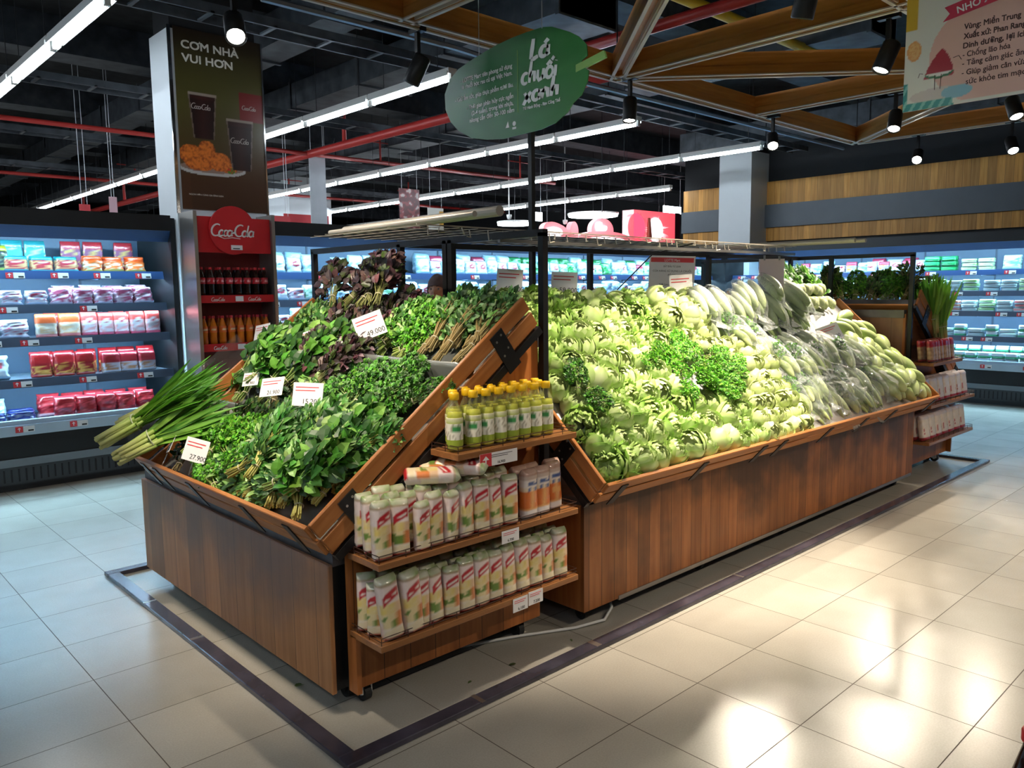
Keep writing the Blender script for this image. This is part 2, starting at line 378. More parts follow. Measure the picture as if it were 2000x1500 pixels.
struct(MB().b2((6.2, 14, 0), (7.2, 15, 3.95)).build('column', M_colw))

# ceiling services
M_duct = plain('duct_metal', (.032, .037, .043), .55, .3, 3)
M_red = plain('red_pipe_paint', (.42, .03, .025), .4)
M_yel = plain('yellow_pipe_paint', (.55, .36, .02), .45)
for k, y in enumerate((3.2, 5.6, 8.2, 11.2, 14.6, 18.5, 23)):
    tag(MB().b2((-9, y, 4.12), (10.2 if y < 6.9 else 16.7, y+.42, 4.5)).build('ceiling_beam', M_duct, loc=(0, y, 4.3), world=True), 'dark grey concrete beam crossing under the black ceiling', 'beam', 'dark beams under the ceiling', kind='structure')
for (x, y0, y1, w_, z) in ((-2.6, 2, 20, .7, 3.85), (1.75, 3, 24, .35, 3.95), (3.2, 3, 24, .7, 3.9), (5.5, 1.5, 22, .5, 3.9), (9.05, -3, 6, .5, 3.8)):
    mb = MB().b2((x-w_/2, y0, z-.14), (x+w_/2, y1, z+.14))
    yy = y0
    while yy < y1:
        mb.b2((x-w_/2-.02, yy, z-.16), (x+w_/2+.02, yy+.04, z+.16)); mb.b2((x-w_/2-.015, yy, z), (x-w_/2, yy+.02, 4.10)); yy += 1.5
    tag(mb.build('air_duct', M_duct, loc=(x, y0, z), world=True), f'dark metal air duct under the ceiling, {["wide one above the meat chiller", "narrow one above the cola column", "wide one above the hanging leaf", "medium one behind the timber frame", "one nearest the pine wall"][(-2.6, 1.75, 3.2, 5.5, 9.05).index(x)]}', 'air duct')
for k, (y, x0, x1) in enumerate(((4.3, -5, 9.7), (7.1, -5, 14), (10, -5, 14), (13, -5, 16))):
    mb = MB(); z = 3.56
    for dy in (0, .25): mb.b2((x0, y+dy, z), (x1, y+dy+.02, z+.07))
    xx = x0
    while xx < x1: mb.b2((xx, y, z), (xx+.03, y+.27, z+.015));  xx += .5
    tag(mb.build('cable_tray', M_duct, loc=(x0, y, z), world=True), 'grey ladder cable tray hung under the ceiling', 'cable tray', 'cable trays under the ceiling')
def pipe(pts, r, mat, label, drops=()):
    mb = MB().tube(pts, r, 10)
    for (x, y, z, l) in drops: mb.cyl((x, y, z), (x, y, z+l), r*.55, n=8); mb.cyl((x-.3, y, z+l*.6), (x+.3, y, z+l*.6), r*.35, n=6)
    return tag(mb.build('sprinkler_pipe', mat, loc=pts[0], world=True, smooth=True), label, 'pipe')
pipe([(3.88, 3.2, 3.5), (3.88, 24, 3.5)], .055, M_red, 'thick red sprinkler pipe sloping away behind the hanging leaf sign', [(3.88, 5.0+3*k, 3.5, .9) for k in range(6)])
pipe([(-6, 8.95, 3.5), (9, 8.95, 3.5)], .03, M_red, 'thin red sprinkler pipe running across above the chillers', [(-.9+3*k, 8.95, 3.5, .5) for k in range(4)])
pipe([(-6, 13.6, 3.5), (12, 13.6, 3.5)], .03, M_red, 'thin red sprinkler pipe far behind the cola column', [(0+3*k, 13.6, 3.5, .5) for k in range(4)])
pipe([(-.4, 9.3, 3.3), (-.4, 26, 3.3)], .05, M_red, 'red sprinkler pipe above the far end of the meat chillers')
pipe([(2.2, 2.15, 3.75), (6.9, 2.15, 3.75)], .045, M_yel, 'yellow pipe seen above the timber ceiling frame')
pipe([(2.55, 2.6, 3.3), (2.55, .2, 3.3)], .04, M_red, 'red pipe lying just above the timber ceiling frame')
tag(MB().tube([(.35, 3.2, 3.34), (1.9, 3.2, 3.34), (2.3, 3.25, 3.34), (8.6, 3.25, 3.34)], .022, 6).build('conduit', plain('galvanised', (.2, .23, .26), .4, .6)), 'pale grey conduit crossing between the tube lights and the timber frame', 'conduit')

# fluorescent rows
G_tube = glow('tube_glow', (.80, .90, 1.0), TUBE_E)
hm = MB().b2((-.045, 0, .03), (.045, 1.2, .075)); hm.b2((-.055, .01, .012), (-.045, 1.19, .05)); hm.b2((.045, .01, .012), (.055, 1.19, .05))
me_h = hm.mesh('tube_housing', M_trim); me_t = MB().cyl((0, .03, -.005), (0, 1.17, -.005), .019, n=8).mesh('tube', G_tube, True)
em = MB().b2((-.018, 0, -.026), (.018, .03, .03)); me_e = em.mesh('tube_sockets', M_trim)
me_w = MB().cyl((0, 0, .07), (0, 0, 1.2), .004, n=4).mesh('hanging_rod', M_dark)
rows = [(-.41, 3.66, 11, 'above the meat chiller'), (2.25, 3.66, 13, 'that ends left of the hanging leaf'), (4.92, 3.8, 13, 'that ends below the hanging leaf'), (7.3, 3.7, 12, 'that ends above the white wall column'), (9.9, 6.95, 9, 'just past the end of the pine wall'), (-3.1, 4.9, 7, 'beyond the meat chiller')]
proto = None
for ri, (x, y0, n, where) in enumerate(rows):
    for k in range(n):
        M = Matrix.Translation((x, y0+k*1.222, 3.27))
        lb = 'white tube light in the row '+where
        if proto is None:
            proto = thing('tube_light', lb, 'tube light')
            part('housing', me_h, proto); part('tube', me_t, proto); part('socket', me_e, proto); part('socket', me_e, proto, (0, 1.17, 0)); part('hanging_rod', me_w, proto, (0, .2, 0)); part('hanging_rod', me_w, proto, (0, 1.0, 0))
        first_or_dup(proto, M, lb, 'fluorescent tubes in the row '+where)
# a row over the till side, behind the camera
for k in range(5):
    first_or_dup(proto, Matrix.Translation((-3.4, -5.6+k*1.222, 3.27)), 'white fluorescent tube light in the row behind the viewer', 'fluorescent tubes behind the viewer')
for k in range(7):  # extra unseen tube row, added to brighten the island's dark end cabinet
    first_or_dup(proto, Matrix.Translation((-5.6, -4.6+k*1.222, 3.27)), 'white tube light in an unseen row added to brighten the near end', 'added unseen tubes beside the viewer')

# ------------------------------------------------------------------ timber ceiling frame with spotlights
W_beam = wood('beam_timber', (.50, .19, .04), (.68, .29, .075), 'Z', .5, 'X', groove=False, rough=.4)
M_track = plain('pale_track', (.62, .52, .42), .4)
fr = thing('timber_ceiling_frame', 'open triangular frame of orange timber beams hung over the vegetable island', 'ceiling frame', (2.5, 2.1, 3.0))
def beam(a, b, name='beam'):
    a = Vector((*a, 3.06)); b = Vector((*b, 3.06)); d = b-a; L_ = d.length; X = d.normalized(); Y = Vector((0, 0, 1)).cross(X)
    mb = MB()
    mb.b2((0, -.045, -.02), (L_, .045, .09), 0); mb.b2((0, -.05, -.06), (L_, -.034, .0), 0); mb.b2((0, .034, -.06), (L_, .05, .0), 0)
    mb.b2((.0, -.034, -.052), (L_, -.024, -.02), 1); mb.b2((.0, .024, -.052), (L_, .034, -.02), 1)
    mb.b2((0, -.054, -.066), (L_, -.032, -.058), 1); mb.b2((0, .032, -.066), (L_, .054, -.058), 1)
    o = mb.build(name, [W_beam, M_track]); o.parent = fr
    M = TRS(a-Vector((2.5, 2.1, 3.0)), X, Y, (0, 0, 1)); o.matrix_local = M
    return o
Y1, Y0 = 2.12, .14
beam((-2.2, Y1), (6.45, Y1)); beam((-.9, Y0), (6.45, Y0))
for x in (-1.25, .66, 2.5, 4.35, 6.42): beam((x, Y0 if x > 0 else Y0), (x, Y1))
for a, b in (((2.5, Y1), (.66, Y0)), ((2.5, Y1), (4.35, Y0)), ((6.42, Y1), (4.5, Y0)), ((-1.25, Y1), (.66, Y0)), ((6.42, Y0), (6.42, -2.4)), ((2.5, Y0), (2.5, -2.4)), ((4.35, Y0), (4.35, -2.4))): beam(a, b)
beam((-.9, -2.4), (6.45, -2.4))
wires = MB()
for x in (-1.25, .66, 2.5, 4.35, 6.42):
    for y in (Y0, Y1): wires.cyl((x-2.5, y-2.1, .1), (x-2.5, y-2.1, 1.5), .005, n=5)
part('suspension_rod', wires.mesh('rods', M_black), fr)
G_spot = glow('spot_glow', (1.0, .93, .82), 30)
bm_ = MB(); bm_.lathe([(.001, .072), (.044, .07), (.05, .06), (.05, -.095), (.046, -.1), (.042, -.085)], 16)
me_sb = bm_.mesh('lamp_body', M_black, True)
me_sl = MB().cyl((0, 0, -.082), (0, 0, -.088), .041, n=16).mesh('lamp_lens', G_spot)
me_sa = MB().b2((-.012, -.012, .07), (.012, .012, .2)).b2((-.02, -.06, .19), (.02, .06, .215)).mesh('lamp_bracket', M_black)
sp_proto = None
SPOTS = [  # x, y, aim, watts factor, where, cone
 ((-.30, 2.2), (-.9, .6, 1.0), .6, 'above the poster of the cola column', 55),
 ((.80, 2.2), (.3, 2.9, 1.2), .6, 'left of the hanging leaf', 60),
 ((2.56, 2.05), (2.3, 1.9, 1.3), .5, 'at the joint behind the leaf stalk', 60),
 ((2.62, .28), (1.9, .8, .8), 2.0, 'beside the fruit poster, topmost', 62),
 ((4.45, .95), (3.3, .7, .8), 1.9, 'left of the fruit poster foot', 62),
 ((4.52, 2.02), (2.9, 1.0, 1.1), 1.7, 'nearest the white wall column', 62),
 ((6.42, 1.5), (4.0, .8, 1.0), 1.5, 'on the far end beam', 62),
 ((6.42, .68), (4.4, -.6, 0), .8, 'on the far end beam below the fruit poster', 70),
 ((4.66, .2), (3.6, -.9, 0), .55, 'just under the fruit poster', 70),
 ((-1.20, .5), (-.35, 1.4, .9), 1.0, 'above the near corner of the island', 60),
 ((-1.15, 1.5), (-.2, 1.7, 1.1), .9, 'above the herb end of the island', 62),
 ((.66, .3), (.9, .75, .8), 1.4, 'above the bottled vinegar', 58),
 ((1.4, .14), (1.7, .8, .8), 2.1, 'above the lettuces', 60),
 ((1.9, -2.3), (1.6, -.6, .2), .5, 'over the aisle in front of the island', 75),
 ((3.9, -2.3), (3.4, -1.0, 0), .6, 'over the aisle in front of the island, towards the pine wall', 75),
 ((5.6, -2.3), (5.2, -.8, 0), .6, 'over the aisle near the pine wall', 75),
 ((.2, -2.3), (-.3, -.3, .3), .4, 'over the aisle close to the viewer', 75)]
for i, ((x, y), aim, f, where, cone) in enumerate(SPOTS):
    p = Vector((x, y, 2.8)); d = (Vector(aim)-p).normalized(); Z = -d; X = Vector((0, 1, 0)).cross(Z).normalized(); Yv = Z.cross(X)
    M = TRS(p, X, Yv, Z); lb = 'black cylindrical track spotlight '+where
    root = thing('spotlight', lb, 'spotlight'); root.matrix_world = M; root['group'] = 'track spotlights on the timber frame'
    part('lamp_body', me_sb, root); part('lamp_lens', me_sl, root)
    br = part('bracket', me_sa, root); br.matrix_world = M @ M.inverted() @ Matrix.Translation(p)
    br.matrix_parent_inverse = Matrix.Identity(4); br.matrix_basis = M.inverted() @ Matrix.Translation(p)
    ld = bpy.data.lights.new('spot_beam', 'SPOT'); ld.energy = SPOT_W*f; ld.spot_size = radians(cone); ld.spot_blend = .6; ld.shadow_soft_size = .04; ld.color = (1.0, .86, .68)
    lo = bpy.data.objects.new('spot_beam', ld); COL.objects.link(lo); lo.parent = root; lo.location = (0, 0, -.1)

# ------------------------------------------------------------------ chillers
M_blue = plain('chiller_blue_panel', (.03, .075, .20), .35, .1)
M_shelfm = plain('chiller_shelf', (.45, .55, .65), .35, .05)
M_shelfd = plain('chiller_shelf_dark', (.05, .07, .11), .4)
M_back = plain('chiller_back', (.10, .15, .22), .4)
M_grey = plain('chiller_grey', (.16, .18, .20), .4)
G_strip = glow('strip_glow', (.43, .76, 1.0), STRIP_E)
SH = [(1.70, .24), (1.43, .20), (1.17, .17), (.85, .13)]
def chiller(label, L_, loc, rz, shelves=SH, ntag=3.0, x_tags=(0, 99)):
    root = thing('open_chiller', label, 'chiller', loc, (0, 0, rz))
    b = MB(); b.b2((0, .06, 0), (L_, .9, .06), 2); b.b2((0, .0, .06), (L_, .9, .20), 2); b.b2((0, -.015, .20), (L_, .9, .26), 1); b.b2((0, 0, .26), (L_, .9, .44), 0)
    x = 0
    while x < L_: b.b2((x, -.003, .08), (x+.012, 0, .18), 0); x += .05
    part('base', b.mesh('base', [M_black, M_grey, M_dark]), root)
    part('sill', MB().b2((0, -.03, .44), (L_, .06, .52)).b2((0, -.01, .52), (L_, .05, .555)).mesh('sill', M_shelfm), root)
    part('deck', MB().b2((0, .05, .44), (L_, .86, .50)).mesh('deck', M_shelfd), root)
    bk = MB().b2((0, .84, .44), (L_, .9, 2.16)); x = 0
    while x < L_: bk.b2((x, .832, .5), (x+.02, .84, 2.05), 1); x += .9
    part('back_panel', bk.mesh('back', [M_back, M_shelfd]), root)
    part('side_panel', MB().b2((-.04, 0, 0), (0, .9, 2.16)).mesh('side', M_black), root); part('side_panel', MB().b2((L_, 0, 0), (L_+.04, .9, 2.16)).mesh('side', M_black), root)
    c = MB().b2((0, 0, 2.05), (L_, .9, 2.17)); c.b2((0, -.02, 2.05), (L_, .0, 2.18))
    part('canopy', c.mesh('canopy', M_black), root)
    part('light_panel', MB().add([(0, .0, 2.05), (L_, .0, 2.05), (L_, .07, 1.96), (0, .07, 1.96), (0, .02, 2.05), (L_, .02, 2.05), (L_, .09, 1.97), (0, .09, 1.97)], [(0, 1, 2, 3), (4, 7, 6, 5), (0, 4, 5, 1), (3, 2, 6, 7), (0, 3, 7, 4), (1, 5, 6, 2)]).mesh('valance', M_blue), root, label='deep blue light valance under the canopy')
    part('light_strip', MB().b2((.02, .12, 2.03), (L_-.02, .15, 2.05)).mesh('strip', G_strip), root)
    me_tag = MB().b2((0, -.006, 0), (.05, 0, .045), 0).b2((.053, -.006, 0), (.13, 0, .045), 1).b2((.022, -.008, .01), (.028, -.006, .035), 1).b2((.085, -.008, .006), (.122, -.006, .018), 2).add([(.012, -.008, .027), (.038, -.008, .027), (.025, -.008, .04)], [(0, 1, 2)], 1).mesh('price_tag', [M_redtag, M_card, M_ink])
    for z, y in shelves:
        s = MB().b2((0, y, z-.02), (L_, .84, z), 0); x = 0
        while x < L_: s.b2((x, y+.02, z-.06), (x+.01, .84, z-.02), 1); x += .9
        so = part('shelf', s.mesh('shelf', [M_shelfm, M_shelfd]), root)
        r = MB().add([(0, y-.012, z+.012), (L_, y-.012, z+.012), (L_, y-.03, z-.055), (0, y-.03, z-.055), (0, y, z+.012), (L_, y, z+.012), (L_, y-.01, z-.055), (0, y-.01, z-.055)], [(0, 3, 2, 1), (4, 5, 6, 7), (0, 1, 5, 4), (3, 7, 6, 2)])
        ro = part('price_rail', r.mesh('rail', M_shelfd if z < 1.5 else M_blue), so)
        part('light_strip', MB().b2((.02, y+.05, z-.034), (L_-.02, y+.07, z-.021)).mesh('strip', G_strip), so)
        x = max(.1, x_tags[0]); rr = random.Random(int(z*100)+int(L_*10))
        while x < min(L_-.2, x_tags[1]):
            part('price_tag', me_tag, so, (x, y-.026, z-.05), (radians(-12), 0, 0)); x += rr.uniform(.22, .62)
    if shelves is not None:
        rr = random.Random(int(L_*10)); x = max(.1, x_tags[0])
        while x < min(L_-.2, x_tags[1]): part('price_tag', me_tag, root, (x, -.032, .465)); x += rr.uniform(.3, .6)
    return root
CH_A = chiller('open multideck chiller of meat and sausage packs, left of the cola column', 5.02, (-4.5, 5.4, 0), 0, x_tags=(3.3, 9))
CH_B = chiller('long open multideck chiller behind the vegetable island, from the cola column to the corner', 7.85, (1.36, 5.4, 0), 0)
CH_C = chiller('open multideck chiller of tofu and greens under the pine boarded wall', 8.5, (9.2, 5.38, 0), -pi/2, x_tags=(0, 5.2))
M_chA = Matrix.Translation((-4.5, 5.4, 0)); M_chB = Matrix.Translation((1.36, 5.4, 0)); M_chC = Matrix.Translation((9.2, 5.38, 0)) @ Matrix.Rotation(-pi/2, 4, 'Z')
# ------------------------------------------------------------------ vegetable island
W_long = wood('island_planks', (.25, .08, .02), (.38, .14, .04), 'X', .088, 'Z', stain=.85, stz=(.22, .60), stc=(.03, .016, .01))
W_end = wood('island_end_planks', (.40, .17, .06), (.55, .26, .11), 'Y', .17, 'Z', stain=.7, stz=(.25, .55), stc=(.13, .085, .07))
W_side = wood('island_side_board', (.33, .10, .025), (.46, .165, .045), 'X', .13, 'Z', groove=False)
W_shelf = wood('shelf_board', (.30, .12, .04), (.46, .2, .07), 'Y', .6, 'X', groove=False, rough=.3)
W_unit = wood('unit_planks', (.28, .09, .022), (.42, .15, .04), 'X', .12, 'Z')
M_rimblk = plain('worn_black_board', (.016, .015, .016), .45, .4, 12)
S8 = sqrt(.8**2+.597**2)
EA, NA = Vector((.80, 0, .597)).normalized(), Vector((-.597, 0, .80)).normalized()
EB, NB = Vector((-.80, 0, .597)).normalized(), Vector((.597, 0, .80)).normalized()
EL, NL = Vector((0, .74, .673)).normalized(), Vector((0, -.673, .74)).normalized()
M_end = TRS((-.737, 2.40, .628), (0, -1, 0), EA, NA)
M_far = TRS((5.397, .72, .628), (0, 1, 0), EB, NB)
M_long = TRS((.42, .54, .62), (1, 0, 0), EL, NL)
M_bk = TRS((4.22, 2.86, .62), (-1, 0, 0), Vector((0, -.74, .673)), Vector((0, .673, .74)))

def caster(parent, loc, bracket=None):
    mb = MB().cyl((-.014, 0, .032), (.014, 0, .032), .032, n=16); mb.cyl((-.018, 0, .032), (.018, 0, .032), .012, n=8, m=1)
    mb.b2((-.022, -.02, .03), (-.017, .02, .078), 1); mb.b2((.017, -.02, .03), (.022, .02, .078), 1); mb.b2((-.03, -.03, .076), (.03, .03, .082), 1)
    p = Vector(parent.location); return part('caster', mb.mesh('caster', [M_rubber, bracket or M_black]), parent, Vector(loc)-p)
def end_module(xf, label, y0=.77, y1=2.66):
    P = [(-.72, .08), (.32, .08), (.32, 1.30), (.17, 1.30), (-.62, .62), (-.62, .56), (-.72, .56)]
    root = thing('end_cabinet', label, 'display cabinet', (xf(-.2), (y0+y1)/2, 0))
    def b2w(a, b, mats, name, m=0):
        mb = MB(); x0, x1 = sorted((xf(a[0]), xf(b[0]))); mb.b2((x0, a[1], a[2]), (x1, b[1], b[2]))
        o = mb.build(name, mats, loc=root.location, world=True); o.parent = root; o.location = (0, 0, 0); return o
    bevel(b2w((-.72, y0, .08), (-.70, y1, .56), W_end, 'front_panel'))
    b2w((-.70, y0+.02, .08), (.30, y0+.04, .56), M_black, 'side_frame'); b2w((-.70, y1-.02, .08), (.30, y1, .56), W_side, 'side_panel')
    b2w((-.70, y0, .552), (.30, y1, .60), M_rimblk, 'top_board')
    vs = []; pr_ = [(-.62, .60), (.32, .60), (.32, 1.30), (.22, 1.30)]
    for y in (y0-.01, y0+.01):
        for x, z in pr_: vs.append((xf(x), y, z))
    mb = MB().add(vs, [(0, 1, 2, 3), (7, 6, 5, 4), (0, 4, 5, 1), (1, 5, 6, 2), (2, 6, 7, 3), (3, 7, 4, 0)])
    o = mb.build('wedge_panel', W_side, loc=root.location, world=True); o.parent = root; o.location = (0, 0, 0)
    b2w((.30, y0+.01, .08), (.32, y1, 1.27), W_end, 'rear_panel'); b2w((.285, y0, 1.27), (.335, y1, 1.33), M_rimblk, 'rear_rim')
    for x, y in ((-.6, y0+.1), (-.6, y1-.1), (.2, y0+.1), (.2, y1-.1)): caster(root, (xf(x), y, 0))
    return root
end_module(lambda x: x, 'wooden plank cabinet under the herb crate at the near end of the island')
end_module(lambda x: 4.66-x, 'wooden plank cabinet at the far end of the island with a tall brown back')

# the two long cabinets
def long_cab(y0, y1, label, front):
    root = thing('long_cabinet', label, 'display cabinet', (2.34, (y0+y1)/2, 0))
    def q(a, b, mats, name):
        o = MB().b2(a, b).build(name, mats, loc=root.location, world=True); o.parent = root; o.location = (0, 0, 0); return o
    yf, yb = (y0, y1) if front else (y1, y0); s = 1 if front else -1
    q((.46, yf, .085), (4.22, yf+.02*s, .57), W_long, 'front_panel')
    q((.46, min(y0, y1)+.02, .085), (.48, max(y0, y1)-.02, .57), W_side, 'side_panel'); q((4.20, min(y0, y1)+.02, .085), (4.22, max(y0, y1)-.02, .57), W_side, 'side_panel')
    q((.47, min(y0, y1)+.01, .56), (4.21, max(y0, y1), .60), M_rimblk, 'top_board')
    q((.70, yf-.004*s, .078), (4.20, yf+.012*s, .098), M_steel, 'kick_strip')
    q((.56, yb-.03*s, .60), (4.1, yb-.01*s, 1.36), W_side, 'rear_panel')
    for x in (.56, 1.5, 2.4, 3.3, 4.1):
        for y in (y0+.1, y1-.12): caster(root, (x, y, 0))
    return root
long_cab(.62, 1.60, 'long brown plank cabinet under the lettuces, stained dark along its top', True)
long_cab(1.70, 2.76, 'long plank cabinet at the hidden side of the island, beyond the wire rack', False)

def crate(M, L_, D, Hh, label, straps, side_straps, gap=.012, name='slatted_crate'):
    root = thing(name, label, 'crate'); root.matrix_world = M
    bw = (Hh-gap)/2; t = .018
    for k in range(2):
        z0 = k*(bw+gap)
        bevel(part('front_board', MB().b2((0, -t, z0), (L_, 0, z0+bw)).mesh('fb', W_crate), root), .003)
        for x in (-t, L_): bevel(part('side_board', MB().b2((x, -t if 0 else 0, z0), (x+t, D, z0+bw)).mesh('sb', W_crate_y), root), .003)
    part('bottom_board', MB().b2((0, 0, -.012), (L_, D, 0)).mesh('bb', W_crate), root)
    part('back_board', MB().b2((0, D-t, 0), (L_, D, Hh*.3)).mesh('bk', M_rimblk), root)
    for x in straps: part('strap', MB().b2((x, -t-.005, -.03), (x+.045, -t-.001, Hh*.82)).mesh('st', M_black), root)
    for y in side_straps:
        for x, s in ((-t-.006, -1), (L_+t+.001, 1)):
            mb = MB().b2((x, y, -.06), (x+.005, y+.075, Hh*.86))
            for yy, zz in ((.02, .02), (.055, .035), (.02, .09), (.055, .1)): mb.cyl((x-.002, y+yy, zz), (x+.007, y+yy, zz), .005, n=8, m=1)
            part('bracket', mb.mesh('br', [M_black, M_steel]), root)
    for x in (-.02, L_-.01): part('rail', MB().b2((x, .0, -.045), (x+.03, D, -.013)).mesh('rl', M_black), root)
    return root
W_crate_y = wood('crate_side_boards', (.38, .13, .032), (.55, .22, .065), 'X', .4, 'Y', groove=False)
crate(M_end, 1.68, 1.25, .14, 'slatted wooden crate full of herbs tilted over the near end cabinet', (.06, .22, .62, 1.15, 1.5), (.12, 1.0))
crate(M_far, 1.68, 1.25, .14, 'slatted wooden crate seen edge on at the far end of the island', (.1, .6, 1.2), (.12, 1.0))
crate(M_long, 3.80, 1.06, .125, 'long slatted wooden crate tilted towards the aisle and heaped with lettuce', (.10, .72, 1.28, 1.50, 2.05, 2.55, 3.0, 3.72), (.2,))
crate(M_bk, 3.80, 1.06, .125, 'long slatted wooden crate tilted the other way on the hidden side of the island', (.1, .9, 1.8, 2.7), (.2,))

# shelf units that fill the corners
def shelf_unit(xf, label):
    root = thing('corner_shelf_unit', label, 'shelf unit', (xf(-.16), .75, 0)); L0 = Vector(root.location)
    def q(a, b, mats, name, par=None, m=None):
        x0, x1 = sorted((xf(a[0]), xf(b[0]))); o = MB().b2((x0, a[1], a[2]), (x1, b[1], b[2])).build(name, mats, loc=root.location, world=True)
        o.parent = par or root; o.location = (0, 0, 0); return o
    q((-.66, .738, .085), (.30, .756, .64), W_unit, 'back_panel'); q((-.66, .70, .085), (-.64, .738, .30), W_unit, 'side_panel')
    for x0, x1, y0, z in ((-.66, .335, .54, .606), (-.66, .335, .54, .318), (-.31, .325, .54, .93)):
        s = bevel(q((x0, y0, z-.024), (x1, .738, z), W_shelf, 'shelf'), .002)
        mb = MB(); e = .006
        for zz in (z+.012, z+.026):
            for p0, p1 in (((x0+e, .73, zz), (x0+e, y0+e, zz)), ((x0+e, y0+e, zz), (x1-e, y0+e, zz)), ((x1-e, y0+e, zz), (x1-e, .73, zz))):
                mb.cyl((xf(p0[0]), p0[1], p0[2]), (xf(p1[0]), p1[1], p1[2]), .0016, n=5)
        x = x0+e
        while x < x1: mb.cyl((xf(x), y0+e, z), (xf(x), y0+e, z+.027), .0016, n=5); x += .11
        for y in (.62, .7):
            for xx in (x0+e, x1-e): mb.cyl((xf(xx), y, z), (xf(xx), y, z+.027), .0016, n=5)
        r = mb.build('wire_rail', M_blackw, loc=root.location, world=True); r.parent = s; r.location = (0, 0, 0)
    caster(root, (xf(-.57), .80, 0), M_trim); caster(root, (xf(.22), .80, 0))
    return root
M_blackw = plain('brown_wire', (.05, .02, .012), .4)
U1 = shelf_unit(lambda x: x, 'brown corner shelf unit with three shelves beside the near end cabinet')
U2 = shelf_unit(lambda x: 4.66-x, 'brown corner shelf unit with three shelves at the far end of the island')

# floor rail round the island
mb = MB(); x0, x1, y0, y1, t = -.86, 5.50, .445, 2.92, .062
for a, b in (((x0, y0, 0), (x1, y0+t, .022)), ((x0, y1-t, 0), (x1, y1, .022)), ((x0, y0+t, 0), (x0+t, y1-t, .022)), ((x1-t, y0+t, 0), (x1, y1-t, .022))): mb.b2(a, b)
o = mb.build('floor_rail', plain('black_glossy_rail', (.012, .011, .015), .16, .3, 9), loc=(x0, y0, 0), world=True); bevel(o, .003)
tag(o, 'low black rail laid on the floor as a rectangle round the vegetable island', 'floor rail')
mb = MB()
for a, b in (((-.30, .440, .0221), (-.30+.02, .507, .0226)), ((.35, .447, .0221), (.38, .505, .0226)), ((-.86, 1.72, .0221), (-.80, 1.74, .0226)), ((-.86, 2.3, .0221), (-.8, 2.315, .0226)), ((1.5, .447, .0221), (1.515, .505, .0226))): mb.b2(a, b)
tag(mb.build('tape_scraps', M_steel), 'small grey tape scraps across the black floor rail', 'tape scraps', kind='stuff')

# steel rack over the island
rk = thing('steel_rack', 'black square tube steel rack standing over the middle of the island', 'rack', (.32, 1.74, .6))
def bar(a, b, t=.03, name='post', mat=None):
    c = [min(a[i], b[i])-(t/2 if abs(a[i]-b[i]) < .5*t or True else 0) for i in range(3)]; d = [max(a[i], b[i])+t/2 for i in range(3)]
    if name == 'post': c[2] += t/2; d[2] -= t/2
    o = MB().b2(c, d).build(name, mat or M_black, loc=(.32, 1.74, .6), world=True); o.parent = rk; o.location = (0, 0, 0); return o
ZT = 1.755
for x, y in ((.33, .735), (.33, 1.345), (.33, 1.385), (.33, 2.64), (.33, 1.76), (1.28, 1.76), (1.80, 1.76), (3.0, 1.66), (4.22, 1.66), (4.2, 1.30), (4.36, .735), (4.36, 2.6)):
    bar((x, y, 1.30 if y not in (.735,) else .60), (x, y, 2.5 if x == 1.28 else ZT), name='post')
bar((.33, .735, ZT), (.33, 2.64, ZT), name='top_rail'); bar((4.36, .735, ZT), (4.36, 2.6, ZT), name='top_rail')
bar((.33, 1.76, ZT), (4.36, 1.66, ZT-.0), t=.028, name='top_rail') if 0 else None
mb = MB(); mb.box((2.345, 1.71, ZT), (4.03, .03, .03), Matrix.Rotation(-.025, 3, 'Z')); o = mb.build('top_rail', M_black, loc=(.32, 1.74, .6), world=True); o.parent = rk; o.location = (0, 0, 0)
bar((.33, 1.0, 1.735), (3.0, 1.0, 1.735), t=.016, name='cross_rail', mat=M_steel); bar((3.0, 1.0, 1.735), (3.0, 1.66, 1.735), t=.016, name='cross_rail')
# wire mesh laid on the rack
M_wire = plain('galvanised_wire', (.42, .38, .32), .4, .5)
mb = MB(); x = -.16
while x <= 2.9: mb.cyl((x, .93, 1.775), (x, 1.80, 1.775), .0014, n=4); x += .1
y = .93
while y <= 1.81: mb.cyl((-.18, y, 1.779), (2.9, y, 1.779), .0016 if y > .94 else .004, n=4); y += .1
rr = random.Random(3)
for k in range(34):
    x = -.1+k*.09; y = .94+rr.random()*.1; l = rr.uniform(.02, .05); mb.tube([(x, y, 1.779), (x+rr.uniform(-.01, .01), y-.006, 1.779-l), (x+rr.uniform(-.03, .03), y-.01, 1.779-l*.9)], .003, 4)
tag(mb.build('wire_mesh', M_wire, loc=(0, .93, 1.775), world=True), 'sheet of galvanised wire mesh laid flat on the black rack', 'wire mesh')
for i, (a, b, r, lb) in enumerate((((-.09, .54, 1.805), (-.03, 1.70, 1.805), .020, 'thick pale pole lying across the near end of the wire mesh'), ((-.16, .60, 1.795), (-.10, 1.72, 1.795), .011, 'thin pale rod lying beside the thick pole on the wire mesh'),
        ((2.86, .46, 1.795), (2.86, 1.55, 1.795), .013, 'silvery rod jutting from the far end of the wire mesh, nearer one'), ((2.80, .50, 1.797), (2.80, 1.6, 1.797), .015, 'silvery rod jutting from the far end of the wire mesh, farther one'))):
    tag(MB().cyl(a, b, r, n=12).build('metal_rod', M_wire, loc=a, world=True, smooth=False), lb, 'rod')
tag(MB().tube([(1.82, 1.0, 1.77), (1.84, 1.3, 1.72), (1.86, 1.6, 1.5), (1.87, 1.64, 1.37)], .004, 6).build('cable', M_black), 'black cable drooping from the wire mesh beside a rack post', 'cable')
